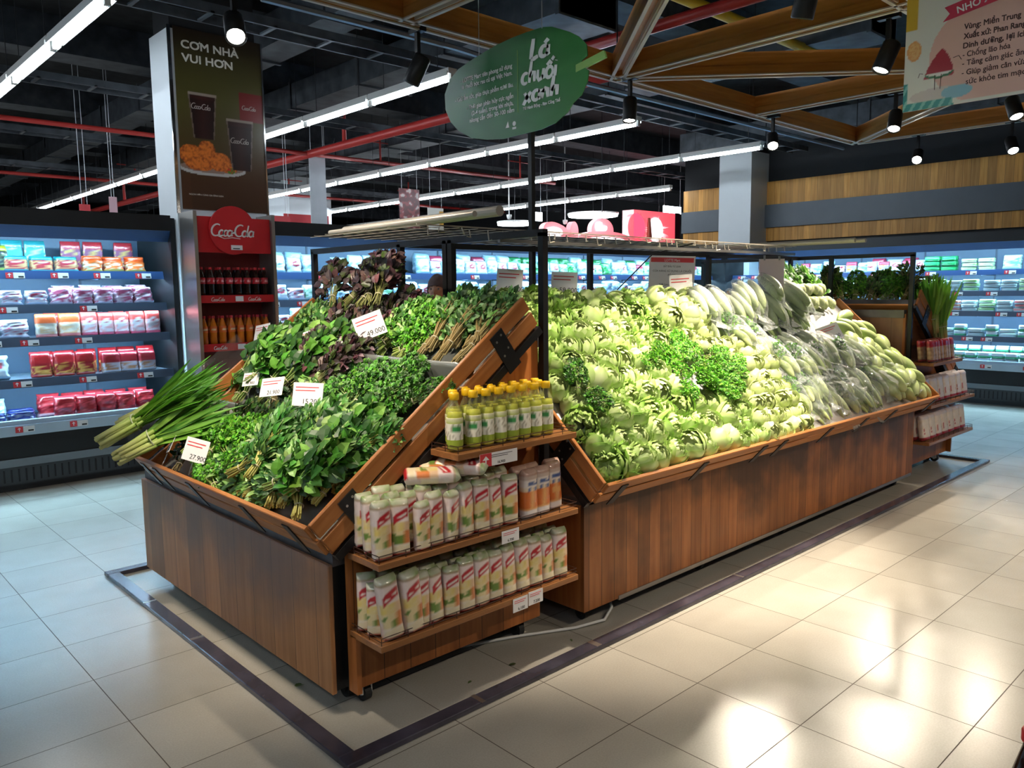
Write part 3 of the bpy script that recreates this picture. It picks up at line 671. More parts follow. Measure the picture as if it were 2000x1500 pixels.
# cable on the floor between the cabinets
tag(MB().tube([(.75, .72, .06), (.7, .66, .03), (.6, .62, .012), (.45, .66, .008), (.2, .78, .008), (-.1, .9, .008)], .007, 6).build('cable', M_trim, smooth=True), 'pale cable lying on the floor between the cabinet casters', 'cable')
# ------------------------------------------------------------------ produce
V_leaf = vcol('leaf_green', .42, .25, .14, .5)
V_stem = vcol('stem_green', .45, .1, .1)
V_pale = vcol('pale_vegetable', .38, .12, .08, .5)
def leaf(mb, p, d, up, L_, W_, col, bend=.4, fold=.25, k=3, tipc=None, ruff=0, rnd=None):
    d = Vector(d).normalized(); s = d.cross(Vector(up)); s = s.normalized() if s.length > 1e-4 else d.orthogonal().normalized(); n = s.cross(d)
    vs = []; cs = []; q = Vector(p)
    for i in range(k+1):
        t = i/k; w_ = W_*.5*(sin(pi*min(1, .12+t*.92))**.8 if t < 1 else .02)
        a = bend*t; dd = d*cos(a)-n*sin(a); nn = n*cos(a)+d*sin(a)
        q = q+dd*(L_/k) if i else q
        r = (ruff*W_*(rnd.random()-.5)) if ruff else 0
        vs += [q-s*w_+nn*(w_*fold+r), q, q+s*w_+nn*(w_*fold-r)]
        c = mixc(col, tipc, t) if tipc else col
        cs += [c, tuple(min(1, x*1.25+.01) for x in c), c]
    fs = []
    for i in range(k):
        a = 3*i; fs += [(a, a+1, a+4, a+3), (a+1, a+2, a+5, a+4)]
    mb.add(vs, fs, 0, cs)
HK = {  # count, leaf length, width, colours, stem colour, stems, bunch length, radius, bend
 'parsley': (260, .021, .018, ['2c5a16', '3f7a1c', '5a9a26', '24480f'], '6c9440', 14, .24, .062, .5),
 'coriander': (270, .020, .019, ['4c8c1c', '66aa28', '7fbe38', '376a14'], '9dba58', 16, .24, .065, .5),
 'mint': (210, .032, .023, ['3a6c24', '568c34', '79a94c', '9cbc74', '2b521a'], '7c8448', 12, .26, .062, .45),
 'spinach': (100, .070, .050, ['2d5c18', '447c22', '5e9630', '88b45c', '234a12'], '8eae58', 12, .30, .065, .6),
 'water_spinach': (150, .052, .027, ['2f5e22', '477a2e', '6c9648', '8cae68', '1f421a'], 'b8b458', 22, .32, .065, .5),
 'perilla': (170, .045, .034, ['3a2c2c', '54393d', '6e4c50', '3f4a26', '4a5a2c', '2c2420'], '7c8040', 14, .30, .07, .5),
 'dark_herb': (160, .038, .021, ['26401c', '34561f', '4a6a2c', '1c3014', '5a6a34'], '6c5a38', 18, .28, .058, .5),
 'stalky_mint': (120, .034, .023, ['3f6c2c', '5a8840', '84a868', '2c4c1c'], '9c8656', 26, .36, .055, .4)}
def herb(kind, seed):
    n, ll, lw, cols, sc, ns, L_, Rr, bend = HK[kind]; r = random.Random(seed); cols = [H(c) for c in cols]; sc = H(sc)
    st = MB(); lf = MB()
    for i in range(ns):
        a = r.uniform(0, 2*pi); q = r.random()**.5
        y0, z0 = cos(a)*.014*q, sin(a)*.014*q; y1, z1 = cos(a)*Rr*q*.9, sin(a)*Rr*q*.5+.01
        e = L_*r.uniform(.6, .95)
        st.tube([(r.uniform(0, .02), y0*1.6, z0*1.3), (L_*.22, y0, z0), (e*.6, (y0+y1)/2, (z0+z1)/2+.006), (e, y1, z1)], .0026 if ns < 20 else .0034, 4, col=mixc(sc, (.6, .55, .25), r.random()*.4), taper=.6)
    st.tube([(L_*.2, .017*cos(t), .015*sin(t)) for t in [k*2*pi/10 for k in range(11)]], .003, 4, col=(.55, .5, .35))
    for i in range(n):
        t = r.uniform(.30 if 'stalky' not in kind else .42, 1.0); x = L_*t; rad = Rr*(sin(pi*min(1, (t-.12)/.95))**.6)*(r.random()**.35)
        a = r.uniform(-.25*pi, 1.25*pi); y = cos(a)*rad*1.15; z = sin(a)*rad*.75+.008
        out = Vector((.5+r.uniform(-.5, .6), cos(a)*.9+r.uniform(-.6, .6), sin(a)*.6+r.uniform(-.3, .6)))
        up = Vector((r.uniform(-.6, .3), cos(a)*.5+r.uniform(-.5, .5), 1))
        c = cols[r.randrange(len(cols))]; c = tuple(v*r.uniform(.8, 1.2) for v in c); s = r.uniform(.65, 1.2)
        if kind in ('parsley', 'coriander'):
            for da in (-.8, 0, .8): leaf(lf, (x, y, z), Matrix.Rotation(da, 3, up.normalized()) @ out, up, ll*s*.8, lw*s*.62, c, bend, .3, 2)
        else: leaf(lf, (x, y, z), out, up, ll*s, lw*s, c, bend+r.uniform(-.2, .3), .3, 3)
    return st.mesh('stems', V_stem, True), lf.mesh('leaves', V_leaf)
HERB = {}
def herb_root(kind, var):
    if (kind, var) not in HERB:
        st, lf = herb(kind, hash_(kind)+var); root = thing('herb_bunch', '', 'herbs')
        part('stems', st, root); part('leaves', lf, root); HERB[kind, var] = root
    return HERB[kind, var]
def hash_(s): return sum(ord(c)*(i+3) for i, c in enumerate(s))
NAMES = {'parsley': 'dark curly parsley', 'coriander': 'bright green small-leaved coriander', 'mint': 'soft green mint', 'spinach': 'broad smooth green leaves', 'water_spinach': 'pointed green leaves with yellow stalks',
         'perilla': 'purple perilla leaves', 'dark_herb': 'dark narrow herb leaves with brown stalks', 'stalky_mint': 'mint with long brown stalks'}
def put_herb(kind, M0, x, s, h, yaw, tilt, scale, where, r):
    """x runs along the crate, s up its slope, h above its boards; yaw turns the bunch (90 deg = tips up the slope)"""
    root = herb_root(kind, r.randrange(2))
    M = M0 @ Matrix.Translation((x, s, h)) @ Matrix.Rotation(yaw, 4, 'Z') @ Matrix.Rotation(tilt, 4, 'Y') @ Matrix.Rotation(r.uniform(-.3, .3), 4, 'X') @ Matrix.Scale(scale, 4)
    lb = f'tied bunch of {NAMES[kind]} {where}'
    return first_or_dup(root, M, lb, f'{NAMES[kind]} {where}')
r = random.Random(11)
U = radians(90)
# grey film liner and tray ridges of the end crate
M_liner = plain('grey_tray_film', (.09, .095, .09), .22, .35, 5, .3)
lm = MB()
def lin_fn(u, v):
    s = .02+v*1.2; h = .012
    for c in (.44, .86): h += .105*exp(-((s-c)/.03)**2)
    return (.02+u*1.64, s, h+.006*n3(u*9, v*20))
lm.grid(lin_fn, 40, 90)
o = lm.build('tray_liner', M_liner, smooth=True); o.matrix_world = M_end
md = o.modifiers.new('thick', 'SOLIDIFY'); md.thickness = .003
tag(o, 'grey plastic liner with two raised ridges in the herb crate', 'tray liner')
# x in the crate = 2.40 - y
def row(specs, s0, s1, n_s, hh, where, step=.115):
    for kind, ya, yb, yaw0, yj in specs:
        y = ya
        while y > yb:
            for k in range(n_s):
                s = s0+(s1-s0)*k/max(1, n_s-1)+r.uniform(-.02, .02)
                put_herb(kind, M_end, 2.40-y+r.uniform(-.02, .02), s, hh[k]+r.uniform(-.01, .02), U+radians(yaw0)+r.uniform(-yj, yj), r.uniform(-.10, .08), r.uniform(.9, 1.08), where, r)
            y -= step
lowr = 'in the lowest tray'; midr = 'in the middle tray'; topr = 'in the top tray'
row([('dark_herb', 2.0, 1.84, -30, .5), ('coriander', 1.8, 1.44, -30, .9), ('water_spinach', 1.36, .84, 15, .8)], .20, .24, 2, (.05, .09), lowr, .15)
row([('dark_herb', 1.98, 1.84, 60, .5), ('coriander', 1.82, 1.42, 75, .9), ('water_spinach', 1.40, 1.0, 80, .4)], .13, .17, 2, (.05, .09), lowr)
row([('dark_herb', 2.02, 1.80, 15, .5), ('coriander', 1.78, 1.42, 20, .9), ('water_spinach', 1.40, .84, 35, .7)], .03, .17, 2, (.08, .09), lowr, .125)
for k_, (xx, ss, yw) in enumerate(((1.44, .12, 100), (1.50, .20, 90), (1.53, .10, 95), (1.50, .22, 80), (1.46, .30, 40), (1.50, .32, 120), (1.38, .30, 70))): put_herb('water_spinach' if k_ % 3 else 'spinach', M_end, xx, ss, .07+.01*k_, radians(yw), 0, .85, lowr, r)
row([('coriander', 1.95, 1.5, -10, 1.2), ('water_spinach', 1.45, 1.2, 10, .9), ('spinach', 1.15, .84, 0, 1.0)], .08, .20, 2, (.14, .12), lowr, .17)
row([('spinach', 2.30, 1.92, 5, .5), ('dark_herb', 1.88, 1.55, 15, .5), ('water_spinach', 1.52, 1.30, 30, .4), ('parsley', 1.26, .84, 10, .7)], .49, .62, 2, (.05, .07), midr)
row([('spinach', 2.30, 1.75, 0, .7), ('perilla', 1.72, 1.52, 10, .5)], .58, .68, 2, (.13, .14), midr, .17)
row([('parsley', 1.24, .84, 5, 1.2)], .52, .60, 2, (.12, .11), midr, .12)
row([('mint', 2.30, 2.0, 0, .6), ('spinach', 1.97, 1.88, 0, .5), ('perilla', 1.82, 1.50, 10, .5), ('coriander', 1.46, 1.16, 0, .8), ('stalky_mint', 1.12, .84, 15, .25)], .91, 1.0, 2, (.05, .06), topr)
row([('mint', 2.32, 1.95, 0, .8), ('perilla', 1.92, 1.45, 5, .7), ('mint', 1.42, 1.14, 0, .8)], .96, 1.02, 2, (.09, .08), topr, .17)
row([('coriander', 1.44, 1.18, 5, 1.0), ('stalky_mint', 1.08, .84, 15, .3)], .93, 1.0, 2, (.08, .08), topr, .12)
for y in (1.95, 1.84, 1.72, 1.62, 1.54): put_herb('perilla', M_end, 2.40-y, 1.10, .21+r.uniform(-.02, .02), U+r.uniform(-.7, .7), -.15, 1.1, topr, r)
# leek bundle sticking out over the crate corner
def leeks(seed, n, L_, spread=.05, drop=.1):
    r = random.Random(seed); mb = MB(); c0, c1, c2 = H('dcd890'), H('86ac40'), H('447f24')
    for i in range(n):
        a = r.uniform(0, 2*pi); q = r.random()**.5; y0, z0 = cos(a)*.034*q, sin(a)*.03*q
        ys, zs = y0*1.2+cos(a)*spread*q, z0+r.uniform(0, .04); x0 = r.uniform(-.03, .03)
        P = []
        for k in range(7): t = k/6; P.append(Vector((x0+L_*t*r.uniform(.97, 1.0), y0+(ys-y0)*t*t*2.2, z0+(zs-z0)*t-drop*t*t*.0)))
        # round white base, flat leaves beyond
        mb.tube(P[:3], .0098, 6, col=None) ; m = 6*3
        mb.c[-m:] = [mixc(c0, c1, k/2.4) for k in (0, 1, 2) for _ in range(6)]; mb.hascol = True
        d = (P[6]-P[2]).normalized()
        for j in range(2):
            dd = (d+Vector((0, r.uniform(-.16, .16), r.uniform(-.05, .16)))); cc = mixc(c1, c2, r.random())
            leaf(mb, P[2], dd, (r.uniform(-.3, .3), r.uniform(-.6, .6), 1), L_*r.uniform(.5, .78), .024, cc, r.uniform(-.1, .35), .35, 5, c2)
    mb.tube([(L_*.3, .045*cos(t), .04*sin(t)+.005) for t in [k*2*pi/14 for k in range(15)]], .004, 4, col=(.5, .55, .35))
    return mb.mesh('leeks', V_leaf, True)
def place_from_to(root_mesh, name, label, cat, a, b, up=(0, 0, 1), roll=0, scale=1, group=None):
    a = Vector(a); b = Vector(b); X = (b-a).normalized(); Y = Vector(up).cross(X).normalized(); Z = X.cross(Y)
    o = bpy.data.objects.new(name, root_mesh); COL.objects.link(o); o.matrix_world = TRS(a, X, Y, Z, scale) @ Matrix.Rotation(roll, 4, 'X')
    return tag(o, label, cat, group)
lk = [leeks(5, 24, .56), leeks(6, 22, .52), leeks(7, 20, .5)]
place_from_to(lk[0], 'chive_bundle', 'thick bundle of long green leeks jutting out over the crate corner, uppermost', 'leeks', (-1.00, 2.26, .85), (-.60, 1.98, 1.10))
place_from_to(lk[1], 'chive_bundle', 'bundle of leeks with yellow-green bases jutting over the crate corner, lowermost', 'leeks', (-.97, 2.14, .79), (-.55, 1.93, 1.03), roll=1)
place_from_to(lk[2], 'chive_bundle', 'bundle of leeks lying behind the two jutting bundles', 'leeks', (-.88, 2.36, .90), (-.46, 2.08, 1.14), roll=2)
# clear film sheets standing in the crate and over its end
def sheet(pts, name, label, k=10):
    a, b, c, d = [Vector(p) for p in pts]
    mb = MB().grid(lambda u, v: tuple((a*(1-u)+b*u)*(1-v)+(d*(1-u)+c*u)*v+Vector((n3(u*4, v*5, 1), n3(u*5, v*4, 7), n3(u*3, v*3, 4)))*.02), k, k)
    return tag(mb.build(name, M_film, smooth=True), label, 'plastic film')
sheet([(-.80, 2.44, .72), (-.2, 2.44, 1.20), (-.26, 2.44, 1.30), (-.84, 2.44, .82)], 'film_sheet', 'clear plastic film standing up along the far side of the herb crate')
sheet([(.20, 1.76, 1.42), (.22, 1.40, 1.42), (.20, 1.46, 1.50), (.19, 1.62, 1.53)], 'film_sheet', 'clear plastic film crumpled behind the herbs beside the rack post')
sheet([(-.62, .95, .80), (-.50, .80, .92), (-.56, .80, 1.0), (-.68, .96, .90)], 'film_sheet', 'clear plastic film at the lower near corner of the herb crate')

# lettuces
def head_mesh(seed, Rr, n, cin, cout, ruff, opened, tall=1.0, curl=.9):
    r = random.Random(seed); mb = MB(); cin, cout = H(cin), H(cout)
    for i in range(n):
        f = i/n; az = i*2.399+r.uniform(-.3, .3); rad = Rr*(.55+.45*f); el0 = -1.15; span = (1.9+.5*(1-f)) - opened*f*1.0
        wd = (1.0+.35*f)*r.uniform(.85, 1.15); tw = r.uniform(-.15, .15); NU, NV = 6, 6; ph = r.uniform(0, 9)
        def fn(u, v):
            t = (u-.5)*2; e = el0+span*v; w_ = wd*sin(pi*(.14+.76*v)); a = az+t*w_*.75+tw*v
            rr_ = rad*(1+opened*f*.45*v*v)+(ruff*Rr*(abs(t)**1.2*.6+v*v*.5)*sin(t*9+v*7+ph))*(.3+.7*v)
            return (rr_*cos(e)*cos(a), rr_*cos(e)*sin(a), rr_*sin(e)*tall)
        def cf(u, v):
            t = abs(u-.5)*2; k = (.25+.5*v*v+.3*t)*(.45+.7*f); c = mixc(cin, cout, k); return mixc(c, (.75, .82, .5), .35*(1-t)**3*(1-v*.6))
        mb.grid(fn, NU, NV, 0, cf)
    mb.lathe([(.001, -Rr*1.05*tall), (.018, -Rr*1.02*tall), (.02, -Rr*.7*tall), (.001, -Rr*.6*tall)], 8, col=H('d8dcb0'))
    return mb
LET = [head_mesh(21+i, .080, 18, 'e8eec0', 'a2c462', .06, .20).mesh('lettuce', V_pale, True) for i in range(3)]
LEG = [head_mesh(31+i, .080, 20, 'd6e49c', '80b03e', .11, .48).mesh('green_lettuce', V_pale, True) for i in range(2)]
HRT = [head_mesh(41+i, .054, 12, 'ecf0c0', 'c4d880', .04, .05, .95).mesh('lettuce_heart', V_pale, True) for i in range(3)]
GHT = [head_mesh(51+i, .056, 14, 'd4e2a0', '94ba5c', .06, .25).mesh('green_heart', V_pale, True) for i in range(2)]
def put(mesh, name, label, cat, M0, x, s, h, r, scale=1, group=None, tilt=.9, R0=None):
    Rm = Matrix.Rotation(r.uniform(0, 6.28), 4, 'Z') @ Matrix.Rotation(r.uniform(0, tilt), 4, 'X') @ Matrix.Rotation(r.uniform(0, 6.28), 4, 'Z') if R0 is None else R0
    o = bpy.data.objects.new(name, mesh); COL.objects.link(o); o.matrix_world = M0 @ Matrix.Translation((x, s, h)) @ Rm @ Matrix.Scale(scale, 4)
    return tag(o, label, cat, group)
r = random.Random(5)
def in_curly(x, s): return ((x-1.18)/.34)**2+((s-.50)/.12)**2 < 1
def edge_ball(s): return 1.05+.42*min(1, s/.9)+.1*sin(s*7)      # lettuces give way to pale hearts
step = .122; s = .085; j = 0
while s < 1.12:
    x = .09+(j % 2)*.06
    while x < edge_ball(s):
        if not in_curly(x, s):
            gr = n3(x*2.6, s*2.6, 3.1) > .12
            hh = .085+.05*min(1, s*2)+r.uniform(-.008, .03)
            band = 'low by the front board' if s < .35 else ('halfway up' if s < .75 else 'along the top')
            if gr: put(LEG[r.randrange(2)], 'lettuce', f'loose green lettuce {band} of the long crate', 'lettuce', M_long, x+r.uniform(-.012, .012), s, hh, r, r.uniform(.86, 1.06), f'loose green lettuces {band}')
            else: put(LET[r.randrange(3)], 'lettuce', f'pale crisp lettuce head {band} of the long crate', 'lettuce', M_long, x+r.uniform(-.012, .012), s, hh, r, r.uniform(.86, 1.06), f'pale crisp lettuces {band}')
        x += step
    s += step*.9; j += 1
s = .05; j = 0
while s < .95:
    x = edge_ball(s)+.01
    end = 1.90 if s < .35 else (1.95 if s < .7 else 1.62)
    while x < end:
        gr = s < .34 and x < 1.38
        if not in_curly(x, s):
            band = 'low by the front board' if s < .35 else 'halfway up'
            if gr: put(GHT[r.randrange(2)], 'lettuce_heart', 'mid green lettuce heart low by the front board of the long crate', 'lettuce heart', M_long, x, s, .09+r.uniform(0, .03), r, r.uniform(.95, 1.15), 'mid green lettuce hearts')
            else: put(HRT[r.randrange(3)], 'cabbage_head', f'small pale yellow-green cabbage {band} of the long crate', 'cabbage', M_long, x, s, .085+.055*min(1, s*2)+r.uniform(0, .035), r, r.uniform(1.0, 1.22), f'small pale cabbages {band}')
        x += .098
    s += .088; j += 1
for k in range(13):
    put(HRT[r.randrange(3)], 'cabbage_head', 'pale round cabbage on the upper part of the heap, beside the bagged vegetables', 'cabbage', M_long, 1.25+r.uniform(0, .42), .86+r.uniform(0, .20), .16+r.uniform(0, .05), r, r.uniform(1.35, 1.65), 'large pale cabbages near the top')
for k in range(26):
    x, s = 1.18+r.uniform(-.3, .3), .50+r.uniform(-.09, .09)
    if in_curly(x, s): put_herb('coriander', M_long, x, s, .15+r.uniform(0, .03), r.uniform(0, 6.28), -.2, .75, 'lying among the lettuces', r)
for x, s in ((.12, .42), (.2, .48)): put_herb('parsley', M_long, x, s, .19, r.uniform(0, 6), -.2, .8, 'among the lettuces close to the vinegar bottles', r)
# lining under the heap so the boards do not show through
o = MB().grid(lambda u, v: (.02+u*3.76, .01+v*1.04, .035+.045*min(1, v*3)+.02*n3(u*30, v*9)), 60, 18).build('leaf_bed', plain('loose_leaf_bed', (.30, .42, .12), .6, .5, 25, .6), smooth=True)
o.matrix_world = M_long; md = o.modifiers.new('t', 'SOLIDIFY'); md.thickness = .01; tag(o, 'bed of loose outer leaves under the heaped lettuces', 'leaves', kind='stuff')

# bagged vegetables
M_bag = film_mat('bag_film', (.97, .99, .99), .62, .07, 1.0, 36)
def bag_mesh(seed, L_, W_, Hh):
    r = random.Random(seed); mb = MB(); ph = r.uniform(0, 9)
    def fn(u, v):
        a = 2*pi*u; t = v; prof = (sin(pi*min(1, .06+t*1.12)) if t < .86 else .12+.35*(t-.86)/.14)
        prof = max(.1, prof)**.55 if t < .86 else prof
        k = 1+.10*n3(cos(a)*1.5+ph, sin(a)*1.5, t*9)+.06*n3(cos(a)*4, sin(a)*4+ph, t*20)
        fl = .35 if t > .86 else 1
        return (L_*t, cos(a)*W_/2*prof*k*(1 if t < .86 else 1.7), sin(a)*Hh/2*prof*k*fl+Hh*.02)
    mb.grid(fn, 22, 24, wrapu=True); return mb.mesh('bag', M_bag, True)
def gourd_mb(mb, c, L_, R0, col, r, rot=0):
    base, tip = H(col[0]), H(col[1]); ph = r.uniform(0, 6)
    def fn(u, v):
        a = 2*pi*u; rr_ = R0*max(.03, sin(pi*(.02+.96*v))**.5)*(1+.05*cos(a*6+ph)); x = (v-.5)*L_; y = cos(a)*rr_
        return (c[0]+x*cos(rot)-y*sin(rot), c[1]+x*sin(rot)+y*cos(rot), c[2]+sin(a)*rr_+.012*sin(v*3))
    mb.grid(fn, 14, 10, 0, lambda u, v: mixc(mixc(base, tip, v), (.75, .8, .5), .25*(.5+.5*sin(u*38))*(1 if r.random() < .8 else .4)), True)
def veg_mesh(seed, kind):
    r = random.Random(seed); mb = MB()
    if kind == 'long':
        for k, y in enumerate((-.042, -.015, .014, .042, .0)): gourd_mb(mb, (.15+r.uniform(-.015, .015), y, (-.012, -.008, -.01, -.012, .02)[k]), .23, .0165, (r.choice(['dce8b8', 'ccdf9c', 'e6eec8']), 'b4cc80'), r, r.uniform(-.1, .1))
    elif kind == 'white':
        for k, y in enumerate((-.03, .03, 0)): gourd_mb(mb, (.13, y, (-.01, -.008, .02)[k]), .21, .027, ('eef2dc', 'c8dc98'), r, r.uniform(-.15, .15))
    else:
        for k, y in enumerate((-.028, .028)): gourd_mb(mb, (.20, y, -.005), .14, .024, ('a2bd66', 'd8dfa8'), r)
        g = [H(c) for c in ('3f7a1c', '5a9a26', '2c5a16', '79ae3c')]
        for k in range(170):
            a = r.uniform(0, 6.28); q = r.random()**.4; d = Vector((-.2+r.uniform(-.6, .4), cos(a), sin(a)+.2))
            leaf(mb, (.08+r.uniform(-.045, .05), cos(a)*.042*q, sin(a)*.030*q+.004), d, (r.uniform(-1, 1), r.uniform(-1, 1), 1), .022, .018, g[r.randrange(4)], .5, .3, 2)
    return mb.mesh('vegetables', V_pale, True)
BAGP = {}
def bag_root(kind, v):
    if (kind, v) not in BAGP:
        root = thing('vegetable_bag', '', 'bagged vegetables')
        part('plastic_bag', bag_mesh(60+v+hash_(kind) % 7, .33, .135, .10), root); part('vegetables', veg_mesh(70+v, kind), root); BAGP[kind, v] = root
    return BAGP[kind, v]
VN = {'long': 'long pale green gourds', 'white': 'whitish green cabbage hearts', 'leafy': 'leafy green tops and pale stems'}
def put_bag(kind, x, s, h, yaw, sc, where):
    root = bag_root(kind, r.randrange(2))
    M = M_long @ Matrix.Translation((x, s, h)) @ Matrix.Rotation(yaw, 4, 'Z') @ Matrix.Rotation(r.uniform(-.08, .1), 4, 'Y') @ Matrix.Rotation(r.uniform(-.4, .4), 4, 'X') @ Matrix.Scale(sc, 4)
    first_or_dup(root, M, f'clear plastic bag of {VN[kind]} {where}', f'bags of {VN[kind]} {where}')
def bags(x0, x1, s0, hs, kinds, n, where, yaw=-U, sc=1.0):
    for i in range(n):
        x = x0+(x1-x0)*(i+.5)/n+r.uniform(-.02, .02); put_bag(kinds[r.randrange(len(kinds))], x, s0+r.uniform(-.03, .03), hs+r.uniform(-.01, .02), yaw+r.uniform(-.35, .35), sc*r.uniform(.92, 1.08), where)
lo, mi, hi = 'low along the front board', 'halfway up the heap', 'at the top under the rack'
bags(1.96, 2.30, .42, .10, ['leafy', 'white', 'leafy'], 4, lo)
bags(2.20, 3.35, .42, .09, ['long', 'leafy', 'white'], 10, lo)
bags(2.02, 3.1, .31, .065, ['leafy', 'white', 'long'], 9, lo)
bags(1.85, 3.10, .74, .11, ['white', 'leafy', 'long'], 10, mi); bags(1.95, 3.2, .62, .17, ['leafy', 'long'], 7, mi)
bags(1.62, 2.9, 1.04, .13, ['white', 'long', 'leafy'], 9, hi, sc=1.1); bags(1.60, 2.85, 1.08, .21, ['white', 'white', 'long'], 7, hi, sc=1.2)
bags(2.0, 2.8, 1.12, .27, ['leafy', 'white'], 4, hi, sc=1.1)
bags(1.68, 2.0, .86, .20, ['leafy'], 2, mi, sc=1.1)
M_crin = film_mat('crinkled_film', (.98, .99, .99), .78, .06, 1.0, 40)
def crinkle(x0, x1, s0, s1, h, label, seed):
    def fn(u, v):
        a = u*9+seed; b_ = v*11
        k = abs(n3(a*.6, b_*.6, seed))*.07+abs(n3(a*1.7, b_*1.5, seed+3))*.03
        e = min(u, 1-u, v, 1-v)*8
        return (x0+(x1-x0)*u+.03*n3(b_, a), s0+(s1-s0)*v+.03*n3(a, b_), h*min(1, .45+e*.6)+k+.03*n3(u*4, v*4, seed))
    o = MB().grid(fn, 60, 60).build('film_cover', M_crin); o.matrix_world = M_long
    return tag(o, label, 'plastic film')
crinkle(2.05, 2.75, .10, .60, .17, 'crinkled clear film over the lower bags, next to the small cabbages', 2)
crinkle(2.72, 3.55, .06, .62, .17, 'crinkled clear film over the lower gourds towards the far end', 7)
# bare gourds and root greens at the far end
G1 = MB(); gourd_mb(G1, (0, 0, 0), .22, .046, ('a2c066', 'ccd898'), random.Random(2)); G1 = G1.mesh('gourd', V_pale, True)
for k in range(22):
    x = 3.18+(k % 6)*.104+r.uniform(-.015, .015); s = (.12, .28, .44, .60, .74)[k//6]; h = .085+.03*(s > .2)
    put(G1, 'gourd', 'pale green ribbed gourd lying at the far end of the long crate', 'gourd', M_long, x, s+r.uniform(-.03, .03), h+r.uniform(0, .05), r, r.uniform(.8, 1.05), 'ribbed gourds at the far end', R0=Matrix.Rotation(-U+r.uniform(-.8, .8), 4, 'Z'))
for k in range(16):
    put(G1, 'gourd', 'pale green ribbed gourd in the upper layer at the far end of the long crate', 'gourd', M_long, 3.22+(k % 4)*.14+r.uniform(-.03, .03), .18+.17*(k//4), .15+r.uniform(0, .02), r, r.uniform(.8, 1.0), 'upper layer of ribbed gourds', R0=Matrix.Rotation(-U+r.uniform(-.9, .9), 4, 'Z'))
put(G1, 'gourd', 'pale green ribbed gourd lying on top of the others against the brown end panel', 'gourd', M_long, 3.42, .80, .17, r, 1.1, None, R0=Matrix.Rotation(.2, 4, 'Z'))
def root_mesh(seed):
    r = random.Random(seed); mb = MB()
    for k in range(3): gourd_mb(mb, (.05, (k-1)*.045, .01*(k == 1)), .09, .03, ('e0e4c0', 'b8cc80'), r)
    g = [H(c) for c in ('4f8a24', '6fa438', '3a6c1c')]
    for k in range(110):
        a = r.uniform(0, 6.28); q = r.random()
        leaf(mb, (.12+r.uniform(0, .14), cos(a)*.06*q, abs(sin(a))*.05*q), (1+r.uniform(-.5, .5), cos(a), sin(a)), (0, 0, 1), .05, .03, g[r.randrange(3)], .5, .3, 3)
    return mb.mesh('turnip_greens', V_leaf, True)
RT = [root_mesh(91), root_mesh(92)]
for k in range(10):
    put(RT[k % 2], 'turnip_bunch', 'bunch of small white roots with green tops near the brown end panel', 'root vegetables', M_long, 2.98+(k % 5)*.13, .96+.10*(k//5), .12+.04*(k//5), r, 1.1, 'white root bunches by the brown end panel', R0=Matrix.Rotation(U+r.uniform(-.4, .4), 4, 'Z'))
# far end herbs
for k in range(26):
    y = .84+(k % 9)*.10+r.uniform(-.02, .02); root = herb_root('dark_herb' if k % 3 == 0 else 'parsley', r.randrange(2))
    M = Matrix.Translation((4.50+(k//9)*.17, y, 1.40-(k//9)*.03)) @ Matrix.Rotation(r.uniform(0, 6.28), 4, 'Z') @ Matrix.Rotation(-.9+r.uniform(-.4, .3), 4, 'Y') @ Matrix.Scale(r.uniform(.95, 1.2), 4)
    first_or_dup(root, M, 'dark green herb bunch heaped above the brown back of the far end cabinet', 'dark herbs of the far end')
lk2 = leeks(12, 40, .46, .06)
for k, (a, b) in enumerate((((4.78, .70, 1.12), (4.66, .74, 1.56)), ((4.86, .66, 1.05), (4.80, .70, 1.50)), ((4.72, .80, 1.16), (4.60, .84, 1.58)))):
    place_from_to(lk2, 'leek_bundle', ['upright bundle of dark green leeks leaning at the far crate edge', 'bundle of leeks hanging over the side board of the far crate', 'upright bundle of leeks behind the other two at the far end'][k], 'leeks', a, b, up=(1, 0, 0), roll=k)

# ------------------------------------------------------------------ packets
V_pack = vcol('printed_film', .32, 0, .05, .5, film=.8, bump=.25, bscale=45)
def pack_mb(w_, d_, h_, cf, nu=20, nv=26, seed=0, e=.55, top=.12, bot=.05, mb=None, puff=.09):
    mb = mb or MB(); ph = seed*1.7
    def geo(u, v):
        a = 2*pi*u; ca, sa = cos(a), sin(a)
        dp = 1.0
        if v > 1-top: dp = max(.06, cos((v-(1-top))/top*pi/2)**.7)
        if v < bot: dp = max(.25, sin((v/bot)*pi/2)**.5)
        x = math.copysign(abs(ca)**e, ca)*w_/2*(1-.04*(v > .97)); y = math.copysign(abs(sa)**e, sa)*d_/2*dp
        k = 1+puff*n3(ca*3+ph, sa*3, v*5)+puff*.6*n3(ca*7+ph, sa*7, v*12); y *= k; x *= 1+puff*.7*n3(ph, v*6, sa)
        return x, y, h_*v
    def cc(u, v): x, y, z = geo(u, v); return cf(max(-1, min(1, x/(w_/2))), v, y < 0, n3(x*40+ph, y*30, v*9))
    mb.grid(geo, nu, nv, 0, cc, True); K = nu
    mb.f.append(tuple(range(K-1, -1, -1))); mb.m.append(0); mb.f.append(tuple(range(nv*K, nv*K+K))); mb.m.append(0)
    return mb
wht, red_, grn, org, yel, crm = H('efe4dc'), H('b8202c'), H('6e8c3c'), H('d88048'), H('e8cc5c'), H('e8d8b4')
